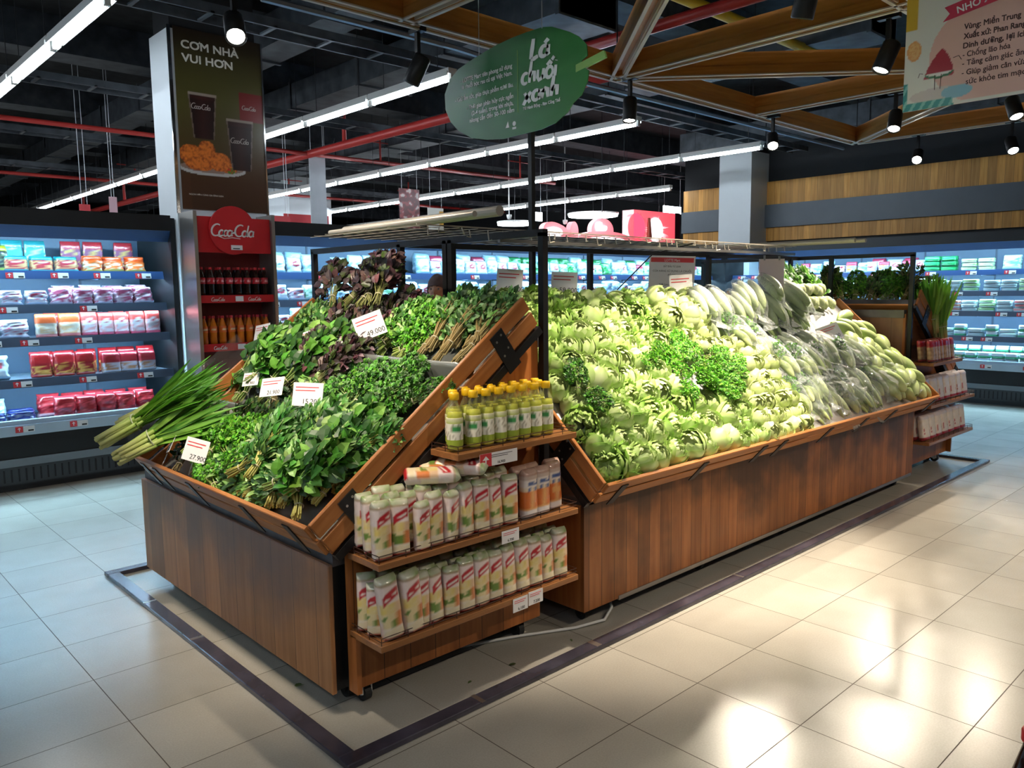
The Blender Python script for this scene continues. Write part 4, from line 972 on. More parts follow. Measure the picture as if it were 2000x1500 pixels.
def cf_egg(p, v, front, n):
    if v > .90: return mixc(grn, wht, .3+.5*n)
    if v > .85: return mixc(H('d8a8a0'), grn, .5+.7*n)
    if not front: return mixc(wht, yel, .3) if .3 < v < .6 else mixc(wht, H('d09080'), .2+n*.4)
    q = v-.07*p
    if .62 < q < .78 and abs(p) < .78: return wht if (abs(q-.70) < .012+.01*n and abs(p) < .6) else red_
    if v > .60: return mixc(wht, H('e8b8b8'), .25)
    if v > .44: return mixc(yel, crm, .45+.5*n) if p < .5 else mixc(crm, org, .4)
    if v > .22: return grn if (p < .1 and n > -.1 and v < .4) else (org if p > .2 else mixc(crm, yel, .3))
    if v > .05: return crm if (p*p*.8+((v-.13)/.08)**2) < .8 else mixc(wht, crm, .5)
    return red_
blu = H('3c5890')
def cf_blue(p, v, front, n):
    if v > .86: return mixc(H('a07868'), H('c8a898'), .5+n)
    if v > .78: return mixc(H('a88878'), wht, .3)
    if v > .64: return blu if (front and abs(v-.71-.03*p) < .04 and abs(p) < .8 and sin(p*19) > -.5) else mixc(wht, H('b8a8a0'), .3)
    if v > .54: return blu if abs(abs(p)-.45) < .26 and front else mixc(wht, H('d8b060'), .5)
    if v > .18: return H('d06c2c') if (abs(sin(p*5)) > .45 and v > .2) else H('dca060')
    return mixc(wht, H('90a8c8'), .2) if v > .05 else H('8898a8')
def cf_redwhite(p, v, front, n):
    if v < .14: return H('b02434')
    if v > .82: return mixc(wht, H('c8b8c0'), .5)
    if .25 < v < .5 and front and (abs((p*2.2) % 1-.5) < .24): return H('b83848') if n > -.3 else wht
    return mixc(H('e8d8c8'), wht, .5+n)
def cf_redtop(p, v, front, n):
    if v > .68: return H('c02838') if n > -.25 else H('98202c')
    return mixc(H('dcb890'), H('a88060'), .5+n) if v > .1 else H('b02434')
def mkpack(cf, dims, name, seeds=2, **k): return [pack_mb(*dims, cf, seed=s+1, **k).mesh(name, V_pack, True) for s in range(seeds)]
EGG = mkpack(cf_egg, (.068, .05, .205), 'egg_pack', 3); BLU = mkpack(cf_blue, (.078, .05, .20), 'blue_pack')
RW = mkpack(cf_redwhite, (.13, .05, .20), 'red_white_pack'); RTP = mkpack(cf_redtop, (.07, .035, .17), 'red_top_pack')
LOGO = MB(); strokes(LOGO, 'olnoi', .022, .004, -.022, .138, .3, .0006, .62, z=.0); 
r = random.Random(9)
def put_pack(ms, name, label, cat, x, y, z, rz=0, rx=0, group=None, sc=1, ry=0):
    o = bpy.data.objects.new(name, ms[r.randrange(len(ms))]); COL.objects.link(o)
    o.matrix_world = Matrix.Translation((x, y, z+.003)) @ Matrix.Rotation(rz, 4, 'Z') @ Matrix.Rotation(rx, 4, 'X') @ Matrix.Rotation(ry, 4, 'Y') @ Matrix.Scale(sc, 4)
    return tag(o, label, cat, group)
le = 'white red-logo pack {} the {} shelf'
for i in range(13):
    x = -.615+i*.0725
    for j in range(3):
        y = .578+j*.056
        rz = r.uniform(-.12, .12)+(-.5 if (i < 1) else 0)
        if j == 0 and i < 2: continue
        put_pack(EGG, 'food_pack', le.format('in front on' if j == 0 else 'behind the front ones on', 'bottom'), 'food pack', x, y, .318, rz+r.uniform(-.18, .18), r.uniform(-.08, .03), ('front row' if j == 0 else 'back rows')+' of red-logo packs on the bottom shelf', r.uniform(.93, 1.03))
put_pack(EGG, 'food_pack', 'white food pack with red logo leaning forward at the near corner of the bottom shelf', 'food pack', -.585, .575, .318, -.1, 0, None, 1.13, -.13)
put_pack(EGG, 'food_pack', 'white food pack with red logo leaning beside the corner pack on the bottom shelf', 'food pack', -.50, .572, .318, .05, 0, None, 1.12, -.1)
for i in range(9):
    x = -.62+i*.074
    for j in range(3):
        y = .575+j*.056
        if i == 2 and j == 0: continue
        put_pack(EGG, 'food_pack', le.format('in front on' if j == 0 else 'behind the front ones on', 'middle'), 'food pack', x, y, .606+.012*j, r.uniform(-.32, .32), r.uniform(-.10, .06), ('front row' if j == 0 else 'back rows')+' of red-logo packs on the middle shelf', r.uniform(.92, 1.02))
put_pack(EGG, 'food_pack', 'shorter white food pack slumped at the front edge of the middle shelf', 'food pack', -.46, .565, .606, .1, 0, None, .86)
for k, (x, y, z, rz) in enumerate(((-.36, .66, .83, -.55), (-.27, .70, .835, -.6), (-.20, .68, .845, -1.0))):
    o = bpy.data.objects.new('food_pack', EGG[k]); COL.objects.link(o)
    o.matrix_world = Matrix.Translation((x-.09, y+.02, z+.02)) @ Matrix.Rotation(rz, 4, 'Z') @ Matrix.Rotation(U, 4, 'Y') @ Matrix.Rotation(-1.3, 4, 'Z')
    tag(o, ['white food pack lying across the top of the standing packs, frontmost', 'white food pack lying behind the frontmost lying one', 'brownish food pack lying farthest back under the vinegar shelf'][k], 'food pack')
for k, (x, y, rz, rx) in enumerate(((.085, .585, .06, 0), (.160, .590, -.02, 0), (.165, .655, .1, 0), (.25, .605, .05, -.05), (.29, .665, -.1, .05), (.09, .65, 0, 0))):
    put_pack(BLU, 'snack_pack', 'white and orange pack with blue lettering on the middle shelf', 'food pack', x, y, .606, rz, rx, 'blue-lettered packs on the middle shelf')
# far corner unit
for j in range(7):
    for i in range(2): put_pack(RTP, 'noodle_pack', 'tan pack with red top on the far upper shelf', 'food pack', 4.40+j*.072, .58+i*.07, .93, r.uniform(-.2, .2), -.12, 'red-topped packs on the far top shelf', 1.0)
for z, lv in ((.606, 'middle'), (.318, 'bottom')):
    for j in range(7):
        for i in range(2): put_pack(RW, 'noodle_bag', f'pink and white bag with red band on the far {lv} shelf', 'food bag', 4.41+j*.134, .60+i*.06, z, r.uniform(-.1, .1), -.15, f'red-banded bags on the far {lv} shelf', 1.0)
        if j == 6: break

# vinegar bottles
M_vin = film_mat('vinegar_bottle', (.93, .94, .70), .82, .06, .1, 8)
bm2, capm, lbm = MB(), MB(), MB()
bm2.lathe([(.024, 0), (.029, .004), (.03, .012), (.03, .132), (.028, .148), (.019, .166), (.0135, .178), (.0125, .2)], 20)
me_vb = bm2.mesh('bottle_body', M_vin, True)
me_vl = MB().lathe([(.022, .004), (.027, .007), (.028, .014), (.028, .130), (.026, .146), (.0, .147)], 16, col=None).mesh('liquid', plain('vinegar_liquid', (.66, .66, .14), .15, 0, .05), True)
capm.lathe([(.016, .19), (.0182, .192), (.0182, .212), (.016, .217), (.001, .218)], 20); me_vc = capm.mesh('cap', plain('yellow_cap', (.85, .50, .01), .35, var=.03), True)
def cf_lab(u, z):
    if z < .045: return H('9cae3c')
    if z > .105: return H('b4c060') if z < .118 else H('e8e4c0')
    f = u % .5
    if f < .16 and .07 < z < .1: return H('3c8c4c')
    return H('eee9d8') if n3(u*20, z*140) < .25 else H('b0a890')
lbm.lathe([(.0302, .022), (.0308, .024), (.0308, .044), (.0308, .046), (.0308, .06), (.0308, .07), (.0308, .08), (.0308, .09), (.0308, .104), (.0308, .106), (.0308, .124), (.0302, .126)], 28, cfn=cf_lab)
me_vlab = lbm.mesh('label', vcol('printed_label', .4, 0, .03))
vp = None; vi = 0
for y, xs in ((.598, [-.275]+[-.185+i*.0645 for i in range(7)]), (.662, [-.23]+[-.165+i*.0645 for i in range(7)]), (.712, [-.20+i*.0645 for i in range(8)])):
    for x in xs:
        M = Matrix.Translation((x, y, .931)) @ Matrix.Rotation(r.uniform(-.8, .8), 4, 'Z')
        lb = 'bottle of pale vinegar with yellow cap on the top shelf of the near corner unit'
        if vp is None:
            vp = thing('vinegar_bottle', lb, 'bottle'); part('bottle_body', me_vb, vp); part('liquid', me_vl, vp); part('cap', me_vc, vp); part('label', me_vlab, vp)
        if vi == 0: lb_, g = 'vinegar bottle with yellow cap standing apart at the near end of the row', 'vinegar bottles'
        else: rw_ = {.598: 'front', .662: 'middle', .712: 'back'}[y]; lb_, g = f'yellow-capped vinegar bottle in the {rw_} row', f'{rw_} row of vinegar bottles'
        first_or_dup(vp, M, lb_, g); vi += 1

# price cards
def price_card(loc, axes, w_, h_, price, label, redtag=False, name='price_card', lines=2):
    root = thing(name, label, 'price card'); root.matrix_world = TRS(loc, *axes)
    part('card', MB().b2((-w_/2, 0, -.0015), (w_/2, h_, 0)).mesh('card', M_card), root)
    add_text(price, h_*.30, M_ink, root, (-w_*(.18 if not redtag else .05), h_*.10, .0003), depth=.0004, name='price_digits')
    pr = MB()
    for k in range(lines): pr.b2((-w_*.42, h_*(.78-.14*k), .0), (w_*(.36-.12*k), h_*(.82-.14*k), .0006), 0)
    part('printed_line', pr.mesh('pl', M_redtag if not redtag else M_ink), root)
    if redtag:
        rt = MB().b2((-w_*.5, 0, .0), (-w_*.2, h_, .0008), 0); rt.b2((-w_*.365, h_*.2, .0008), (-w_*.335, h_*.6, .0012), 1); rt.add([(-w_*.44, h_*.5, .001), (-w_*.26, h_*.5, .001), (-w_*.35, h_*.82, .001)], [(0, 1, 2)], 1)
        part('arrow_tag', rt.mesh('rt', [M_redtag, M_card]), root, label='red square with a white arrow pointing up')
    return root
def holder(root, h=.06): part('clip', MB().cyl((0, -h, -.003), (0, .01, -.003), .0025, n=6).lathe([(.016, -h-.01), (.014, -h), (.004, -h+.008)], 8).mesh('clip', M_film), root)
def cam_axes(yaw_deg, tilt=0, roll=0):
    a = radians(yaw_deg); Z = Vector((cos(a), sin(a), tilt)).normalized(); X = Vector((0, 0, 1)).cross(Z).normalized(); Y = Z.cross(X)
    Rm = Matrix.Rotation(radians(roll), 3, Z); return (Rm @ X, Rm @ Y, Z)
for loc, yaw, tilt, roll, w_, h_, p, lb in (
    ((-.80, 1.74, .80), 215, .3, -12, .115, .10, '27.900', 'white price card 27.900 clipped on the front board of the herb crate'),
    ((-.80, 2.03, .80), 160, .5, 14, .12, .08, '11.900', 'white price card seen at a slant beside the leek bases'),
    ((-.36, 2.10, 1.06), 200, .5, 8, .10, .07, '9.900', 'small white price card between the leeks and the broad leaves'),
    ((-.44, 1.72, 1.05), 200, .5, 8, .13, .09, '21.900', 'white price card above the dark bundle in the middle tray'),
    ((-.45, 1.37, 1.04), 222, .3, -2, .13, .10, '15.200', 'white price card 15.200 above the grey ridge of the middle tray'),
    ((-.10, 2.50, 1.26), 190, .4, 10, .12, .09, '18.500', 'pinkish price card at the far side of the herb crate before the cola shelf'),
    ((-.12, 1.96, 1.27), 190, .5, 16, .13, .06, '12.900', 'white price card lying slanted among the mint leaves'),
    ((-.13, 1.66, 1.27), 195, .6, -6, .12, .06, '16.900', 'white crumpled price card among the purple perilla'),
    ((-.06, 1.44, 1.31), 222, .1, 20, .14, .11, '49.000', 'large white price card 49.000 standing tilted above the purple perilla'),
    ((.62, 1.26, 1.50), 222, .05, -4, .13, .12, '69.900', 'cream price card 69.900 beside the rack post above the herb crate'),
    ((1.05, 1.29, 1.49), 222, .05, -3, .14, .12, '58.900', 'white price card 58.900 above the lettuces between two rack posts'),
    ((2.06, 1.24, 1.47), 222, .05, 3, .14, .13, '47.900', 'cream price card 47.900 in front of the hanging notice'),
    ((2.20, .93, 1.17), 225, .3, -30, .14, .12, '33.500', 'white price card tilted beside the bags of leafy greens'),
    ((3.42, .90, 1.14), 225, .5, 20, .17, .12, '19.900', 'white price card leaning on the gourds near the brown end panel')):
    holder(price_card(loc, cam_axes(yaw, tilt, roll), w_, h_, p, lb))
price_card((-.115, .535, .865), FACE_NY, .19, .05, '16.900', 'shelf ticket with red arrow square on the edge of the vinegar shelf', True, 'shelf_ticket')
price_card((-.06, .535, .55), FACE_NY, .09, .05, '6.700', 'white shelf ticket on the edge of the middle shelf', False, 'shelf_ticket')
price_card((-.01, .535, .26), FACE_NY, .08, .055, '6.100', 'white shelf ticket on the bottom shelf, the one nearer the end cabinet', False, 'shelf_ticket')
price_card((.075, .535, .265), FACE_NY, .08, .055, '7.200', 'white shelf ticket on the bottom shelf, the one nearer the long cabinet', False, 'shelf_ticket')
# small things on the floor
for k, (x, y, s) in enumerate(((-.715, 1.06, .03), (-.70, 1.75, .014), (.02, .30+.3, .02), (-.2, .62, .012), (.35, .40+.2, .01))):
    mb = MB(); leaf(mb, (0, 0, .004), (1, .3, 0), (0, 0, 1), s*1.6, s, H('4a5a2c'), .3, .2, 3)
    o = mb.build('fallen_leaf', V_leaf, loc=(x, y, .001), rot=(0, 0, k)); tag(o, ['largest wilted leaf on the floor inside the rail, before the end cabinet', 'small leaf scrap on the floor near the far corner of the end cabinet', 'dark leaf scrap on the floor under the corner shelves', 'leaf scrap on the floor by the caster of the corner shelves', 'tiny leaf scrap near the pale cable'][k], 'leaf')
# ------------------------------------------------------------------ goods in the chillers
V_good = vcol('chilled_film', .3, 0, .12, .5, film=.7, bump=.3, bscale=30)
def cfg(A, B, C, a=.66, b=.2, spot=None, f=.1, lab=None, labc='f0ece4'):
    A, B, C = H(A), H(B), H(C); S = H(spot) if spot else B; Lb = H(lab) if lab else None; Lc = H(labc)
    def cf(p, v, front, n):
        if Lb and front and ((p/.6)**2+((v-.55)/.2)**2) < 1: return Lc if abs(v-.55) < .05 and abs(p) < .4 and n > -.2 else Lb
        if v > a: return A
        if v > b: return S if n3(p*7+v*3, v*9+n*2, 3.3) > f else B
        return C
    return cf
KIND = {
 'teal': (cfg('1c8c94', 'c8a070', '2c9aa0', .72, .12, 'a83a40', .1, 'b02840'), (.17, .10, .13), 'teal packet with a red oval'),
 'lime': (cfg('a8c030', '6c7c60', 'b8c850', .75, .1, '2c3438', 0), (.15, .12, .21), 'yellow-green bag with dark filling'),
 'orange': (cfg('d8501c', 'c8c0a0', 'b8a040', .6, .1, 'e87030', -.05), (.16, .12, .14), 'orange and clear bag'),
 'hang_teal': (cfg('2c8c90', '3a9c9c', '1c6c80', .7, .1, 'c8b890', .25), (.16, .04, .25), 'teal packet hanging at the back'),
 'hang_red': (cfg('b83038', '8c4c6c', 'a02c38', .7, .1, 'c8a860', .2), (.16, .04, .25), 'red packet hanging at the back'),
 'balls': (cfg('d8ccd4', 'e0c8d0', 'd0c0cc', .9, .05, 'b04c68', .05), (.16, .12, .15), 'clear bag of pink and white meatballs'),
 'whitebag': (cfg('d8d8e4', 'e4e0ea', 'c8c8d8', .8, .1, 'b83850', .25), (.17, .12, .13), 'white bag with red print'),
 'sausage': (cfg('d85048', 'e8a8a8', 'c84058', .62, .12, 'e8dce0', .05, 'e8e0e0', 'b83040'), (.125, .07, .20), 'pink and red sausage pack'),
 'ham': (cfg('d86030', 'e8dcc8', 'd87068', .55, .1, 'e8c090', .2), (.16, .08, .20), 'orange and white ham pack'),
 'redpack': (cfg('98181c', '8c1820', 'b83028', .5, .08, 'c89048', .12), (.15, .08, .21), 'deep red pack with a tan window'),
 'redwhite': (cfg('a82430', 'd8d0d8', 'e0dce0', .48, .1, 'c89068', .15), (.15, .08, .18), 'pack with red top and white foot'),
 'redround': (cfg('b83038', 'a01820', 'd8a8b0', .8, .18, 'd8484c', .25), (.16, .12, .19), 'puffed red pack'),
 'bluebag': (cfg('1c2c78', '24388c', '3c4c90', .7, .1, '98a0b8', .2), (.19, .14, .10), 'dark blue bag'),
 'iceblue': (cfg('a8c8d8', '90b4c4', '7ca0b8', .7, .1, 'd8e8f0', .05, None), (.17, .12, .20), 'clear bag of pale food'),
 'redlabel': (cfg('b8d0e0', 'c8dce4', 'a0b8cc', .7, .1, 'e0e8f0', .05, 'b03848'), (.16, .10, .17), 'clear bag with a red label'),
 'greennet': (cfg('2c8c50', '1c7038', '2c6c40', .8, .1, '58b870', .05), (.18, .14, .18), 'green bag of round vegetables'),
 'greenwhite': (cfg('c8e0d8', '68a87c', 'b0d0c8', .75, .2, 'd8f0e8', .0), (.17, .12, .16), 'green and white bag'),
 'snack': (cfg('b83c58', '98a0c8', 'c8d0e0', .6, .1, 'd8b040', .1), (.15, .10, .17), 'red and lilac bag'),
 'tray': (cfg('d0e4e8', 'b8d8d0', 'c8dcdc', .7, .3, 'e8f4f4', 0), (.19, .13, .05), 'flat wrapped white tray'),
 'greentray': (cfg('b0d898', '80b860', 'c8dcd0', .7, .3, 'd0ecb0', 0), (.19, .13, .055), 'flat wrapped tray of green vegetables'),
 'meattray': (cfg('d8d0c8', 'a87c60', 'c8d0d0', .8, .3, 'c84050', .15), (.19, .13, .05), 'flat wrapped tray of brown and red food'),
 'tofu': (cfg('e0ecf0', 'd0e4e8', '3c9c68', .6, .35, 'e8f4f4', 0), (.14, .11, .075), 'white box with a green label'),
 'greenblock': (cfg('188c4c', '20a058', '14743c', .7, .3, '38b870', .1), (.20, .14, .07), 'bright green packet'),
}
BAGS = {'lime', 'orange', 'balls', 'whitebag', 'redround', 'bluebag', 'iceblue', 'greennet', 'redlabel'}
GM = {k: [pack_mb(*v[1], v[0], nu=20, nv=20, seed=s+3, top=.2, bot=.08, e=.75 if k in BAGS else .5, puff=.28 if k in BAGS else .1).mesh(k+'_pack', V_good, True) for s in range(3)] for k, v in KIND.items()}
CATN = {'tray': 'food tray', 'greentray': 'food tray', 'meattray': 'food tray', 'tofu': 'boxed food'}
def goods(Mc, x0, x1, z, y, kinds, where, gap=.012, rnd=None, stack=1, sc=1.0, jit=1):
    rn = rnd or random.Random(int(x0*10)+int(z*100)); x = x0; i = 0
    while x < x1:
        k = kinds[i % len(kinds)] if isinstance(kinds, list) else kinds; w_, d_, h_ = [q*sc for q in KIND[k][1]]; i += 1
        if x+w_ > x1+.05: break
        for t in range(stack):
            o = bpy.data.objects.new('chilled_'+('tray' if 'tray' in k else 'box' if k == 'tofu' else 'packet'), GM[k][rn.randrange(3)]); COL.objects.link(o)
            tilt = -.12*jit+rn.uniform(-.1, .08)*jit if stack == 1 else 0
            o.matrix_world = Mc @ Matrix.Translation((x+w_/2+rn.uniform(-.006, .006), y+d_/2+.02+rn.uniform(0, .02), z+.004+t*(h_*.97))) @ Matrix.Rotation(rn.uniform(-.12, .12)*jit, 4, 'Z') @ Matrix.Rotation(tilt, 4, 'X') @ Matrix.Scale(sc*rn.uniform(.94, 1.0), 4)
            lb = f'{KIND[k][2]} {where}'
            tag(o, lb, CATN.get(k, 'food pack'), f'{KIND[k][2]}s {where}')
        x += w_+gap
A0 = -4.5
def ga(x0, x1, *a, **k): goods(M_chA, x0-A0, x1-A0, *a, **k)
SN = ['on the top shelf', 'on the second shelf', 'on the third shelf', 'on the fourth shelf', 'in the bottom deck']
LC = ' of the meat chiller'
ga(-1.10, -.66, 1.70, .30, ['lime'], SN[0]+LC); ga(-.66, -.10, 1.70, .28, ['teal'], SN[0]+LC); ga(-.09, .42, 1.70, .28, ['orange'], SN[0]+LC)
ga(-.64, -.28, 1.72, .50, ['hang_teal'], SN[0]+LC, jit=.3); ga(-.20, .16, 1.72, .50, ['hang_red'], SN[0]+LC, jit=.3); ga(.22, .42, 1.72, .50, ['hang_red'], SN[0]+LC, jit=.3)
ga(-1.1, -.75, 1.43, .24, ['tray'], SN[1]+LC); ga(-.72, -.36, 1.43, .24, ['whitebag'], SN[1]+LC); ga(-.36, .44, 1.43, .24, ['balls'], SN[1]+LC, gap=.004); ga(-.30, .44, 1.43, .40, ['balls'], SN[1]+LC, gap=.01, sc=1.15)
ga(-1.1, -.76, 1.17, .22, ['redlabel'], SN[2]+LC, sc=1.05); ga(-.74, -.50, 1.17, .22, ['whitebag'], SN[2]+LC, sc=1.2); ga(-.49, -.15, 1.17, .22, ['ham'], SN[2]+LC); ga(-.15, .44, 1.17, .22, ['sausage'], SN[2]+LC, gap=.002); ga(-.4, .44, 1.17, .34, ['sausage'], SN[2]+LC, gap=.002)
ga(-1.1, -.62, .85, .18, ['redlabel'], SN[3]+LC, sc=1.2); ga(-.55, -.02, .85, .18, ['redpack'], SN[3]+LC); ga(-.03, .50, .85, .18, ['redwhite'], SN[3]+LC, gap=.0); ga(-.5, .44, .85, .32, ['redpack'], SN[3]+LC)
ga(-1.15, -.44, .50, .10, ['bluebag'], SN[4]+LC, sc=1.0); ga(-1.1, -.5, .50, .28, ['bluebag', 'iceblue'], SN[4]+LC); ga(-.42, .44, .50, .12, ['redround'], SN[4]+LC, gap=.0); ga(-.5, .44, .50, .30, ['redround'], SN[4]+LC, sc=1.05)
LB = ' of the long back chiller'
def gb(x0, x1, *a, **k): goods(M_chB, x0-1.36, x1-1.36, *a, **k)
rb = random.Random(8)
gb(1.42, 2.2, 1.70, .28, ['redlabel', 'iceblue'], SN[0]+LB); gb(1.42, 2.2, 1.70, .44, ['iceblue'], SN[0]+LB, sc=1.2)
gb(2.3, 3.2, 1.70, .28, ['redlabel', 'iceblue', 'iceblue', 'snack'], SN[0]+LB, sc=1.05); gb(3.4, 5.0, 1.70, .28, ['iceblue', 'redlabel', 'redlabel'], SN[0]+LB); gb(3.5, 5.0, 1.72, .48, ['iceblue', 'snack', 'iceblue'], SN[0]+LB, sc=1.25, jit=.3)
gb(5.0, 7.2, 1.70, .28, ['greenwhite', 'greennet', 'iceblue', 'redlabel'], SN[0]+LB); gb(5.0, 7.2, 1.72, .46, ['greennet', 'greennet', 'iceblue'], SN[0]+LB, sc=1.25)
gb(7.2, 9.1, 1.70, .28, ['iceblue', 'snack', 'greenwhite', 'redlabel'], SN[0]+LB); gb(7.2, 9.1, 1.72, .46, ['iceblue', 'greennet'], SN[0]+LB, sc=1.2)
gb(1.42, 9.1, 1.43, .26, ['iceblue', 'redlabel', 'whitebag', 'greenwhite', 'iceblue'], SN[1]+LB); gb(1.42, 3.2, 1.17, .22, ['iceblue', 'whitebag'], SN[2]+LB)
RC = ' of the tofu chiller'
def gc(y1, y0, *a, **k): goods(M_chC, 5.38-y1, 5.38-y0, *a, **k)
gc(5.0, 3.3, 1.70, .28, ['snack', 'greenwhite', 'iceblue', 'whitebag'], SN[0]+RC); gc(3.3, 2.5, 1.70, .28, ['redlabel', 'snack'], SN[0]+RC); gc(3.3, 2.5, 1.70, .46, ['snack', 'greenwhite'], SN[0]+RC, sc=1.3)
gc(2.5, 2.05, 1.70, .28, ['greenblock'], SN[0]+RC, stack=3); gc(2.04, 1.55, 1.70, .28, ['greentray'], SN[0]+RC, stack=3); gc(1.55, 1.3, 1.70, .28, ['greenwhite'], SN[0]+RC, sc=1.2); gc(1.3, .2, 1.70, .28, ['tray', 'meattray'], SN[0]+RC, stack=4)
gc(5.0, 2.4, 1.43, .25, ['whitebag', 'snack', 'iceblue'], SN[1]+RC); gc(2.4, 1.75, 1.43, .25, ['greentray', 'tray'], SN[1]+RC, stack=3); gc(1.75, .2, 1.43, .25, ['tray', 'tray', 'greentray'], SN[1]+RC, stack=3)
gc(3.0, .2, 1.17, .22, ['meattray', 'tray', 'greentray', 'tray'], SN[2]+RC, stack=3); gc(3.0, .2, .85, .18, ['tray', 'tofu', 'tray', 'tofu'], SN[3]+RC, stack=2, sc=1.05)
gc(3.0, .2, .50, .10, ['tofu'], SN[4]+RC, stack=2, sc=1.05); gc(3.0, .2, .50, .26, ['tofu'], SN[4]+RC, stack=3, sc=1.05)

# ------------------------------------------------------------------ cola column: poster and bottle rack
def paint_panel(name, w_, h_, nu, nv, fn, mat, label, loc, axes, t=.006, cat='poster'):
    mb = MB().grid(lambda u, v: (u*w_, v*h_, 0), nu, nv, 0, fn); mb.b2((0, 0, -t), (w_, h_, -.0005), 0, fn(.5, .02))
    o = mb.build(name, mat); o.matrix_world = TRS(loc, *axes); return tag(o, label, cat)
V_print = vcol('poster_print', .28, 0, 0, .5)
def ell(u, v, a, b, ra, rb_): return ((u-a)/ra)**2+((v-b)/rb_)**2
def cola_poster(u, v):
    c = mixc(H('4a2c1a'), H('4a4420'), min(1, max(0, (v-.15)/.45))); c = mixc(c, H('2c2018'), max(0, (v-.72)/.28)); c = mixc(c, H('3a2618'), max(0, .35-v)*2*(u > .1))
    def glass(u0, u1, v0, v1, c):
        t = (v-v0)/(v1-v0); m = (u0+u1)/2; hw = (u1-u0)/2*(.72+.28*t)
        if 0 < t < 1 and abs(u-m) < hw:
            e = abs(u-m)/hw
            if t > .94: return H('8c7c70')
            if e > .90: return H('6a5850')
            return mixc(H('1c0c08'), H('46201a'), .4*(1-e)+(.25 if t > .85 else 0))
        return c
    if .70 < u < .99 and .53 < v < .70: c = H('6c1a18')
    c = glass(.12, .44, .40, .66, c)
    if ell(u, v, .36, .235, .38, .040) < 1: c = H('b8b4b0') if ell(u, v, .36, .245, .36, .032) > 1 else H('8c7468')
    for (a, b, ra, rb_) in ((.12, .31, .13, .055), (.30, .335, .10, .06), (.22, .26, .17, .04), (.44, .28, .13, .055), (.55, .25, .10, .03)):
        q = ell(u, v, a, b, ra, rb_)
        if q < 1: c = mixc(H('d8742c'), H('7c2c0c'), q*.55+.9*n3(u*38, v*60)+.5*n3(u*90, v*140))
    for (a, b) in ((.62, .285), (.57, .235), (.68, .26)):
        if ell(u, v, a, b, .045, .018) < 1: c = H('4c7c20') if n3(u*60, v*60) > -.1 else H('b83018')
    c = glass(.54, .86, .24, .54, c)
    return c
po = paint_panel('poster', .78, 1.50, 110, 200, cola_poster, V_print, 'tall brown poster of fried chicken and cola glasses on the white column', (.615, 5.332, 2.24), FACE_NY)
M_scr = plain('script_grey', (.36, .30, .27), .5)
for sx_, sz_, sh_ in ((.115, .85, .045), (.45, .60, .045), (.57, .90, .035)):
    g = MB(); strokes(g, 'Coca-Cola', sh_, .006, 0, 0, .22, .0006, .76); o = part('script_logo', g.mesh('s', M_scr), po); o.location = (sx_, sz_, .0006)
M_cream = plain('cream_print', (.72, .68, .60), .5, var=.02)
def fit_text(txt, w_, size, mat, parent, loc, axes=None, fat=0, **k):
    me = text_mesh(txt, size, **k); xs = [v.co.x for v in me.vertices]; f = w_/(max(xs)-min(xs)); x0 = min(xs)
    for v in me.vertices: v.co.x = (v.co.x-x0)*f
    if fat:   # heavier weight: the same letters again, shifted by a hair
        bm = bmesh.new(); bm.from_mesh(me); src = me.copy()
        for dx, dy, dz in ((fat, 0, .0001), (0, fat, .0002), (fat, fat, .0003)):
            src2 = src.copy()
            for v in src2.vertices: v.co += Vector((dx, dy, dz))
            bm.from_mesh(src2)
        bm.to_mesh(me); bm.free()
    me.materials.clear(); me.materials.append(mat)
    o = bpy.data.objects.new('lettering', me); COL.objects.link(o); o.parent = parent
    if axes: o.matrix_local = TRS(loc, *axes)
    else: o.location = loc
    return o
def horned(before, whole, w_, loc):
    fit_text(whole, w_, .092, M_cream, po, loc, fat=.0045, depth=.0006)
    a_ = [v.co.x for v in text_mesh(whole, .092).vertices]; b_ = [v.co.x for v in text_mesh(before, .092).vertices]
    xe = (max(b_)-min(a_))*w_/(max(a_)-min(a_)); g = MB().tube([(xe-.010, .057, 0), (xe+.006, .060, 0), (xe+.009, .074, 0)], .0050, 6)
    o = part('lettering', g.mesh('horn', M_cream), po); o.location = (loc[0], loc[1], .0012); o.scale = (1, 1, .25)
horned('CO', 'COM NHÀ', .50, (.06, 1.335, .001)); horned('VUI HO', 'VUI HON', .44, (.06, 1.225, .001))
fit_text('NGON HƠN CÙNG GIA ĐÌNH BẠN', .30, .02, M_cream, po, (.06, .12, .001), depth=.0004)
struct(MB().b2((.565, 5.326, 2.2), (.59, 5.34, 3.74)).b2((1.385, 5.326, 2.2), (1.40, 5.36, 3.74)).build('trim_4', M_chrome), 'bright metal edge strips of the poster column')
ck = thing('bottle_rack', 'tall red drinks rack with a round red header, silver side rails and rows of bottles', 'drinks rack', (.93, 5.19, 0)); c0 = Vector((.93, 5.19, 0))
M_cred = plain('cola_red', (.50, .012, .016), .4, var=.04); M_dred = plain('cola_dark_red', (.16, .012, .014), .5); M_cw = plain('cola_white', (.75, .68, .64), .5, var=.02)
def ckp(name, a, b, mat, par=None):
    o = MB().b2(a, b).build(name, mat, loc=c0, world=True); o.parent = par or ck; o.location = (0, 0, 0); return o
ckp('side_rail', (.575, 5.03, 0), (.605, 5.33, 2.2), M_steel); ckp('side_rail', (1.27, 5.03, 0), (1.30, 5.33, 2.2), M_steel)
ckp('back_panel', (.605, 5.30, 0), (1.27, 5.325, 1.95), M_dred); ckp('header', (.61, 5.06, 1.86), (1.265, 5.08, 2.16), M_cred)
d = MB().cyl((.915, 5.058, 2.05), (.915, 5.035, 2.05), .205, n=48).build('header_disc', M_cred, loc=c0, world=True); d.parent = ck; d.location = (0, 0, 0)
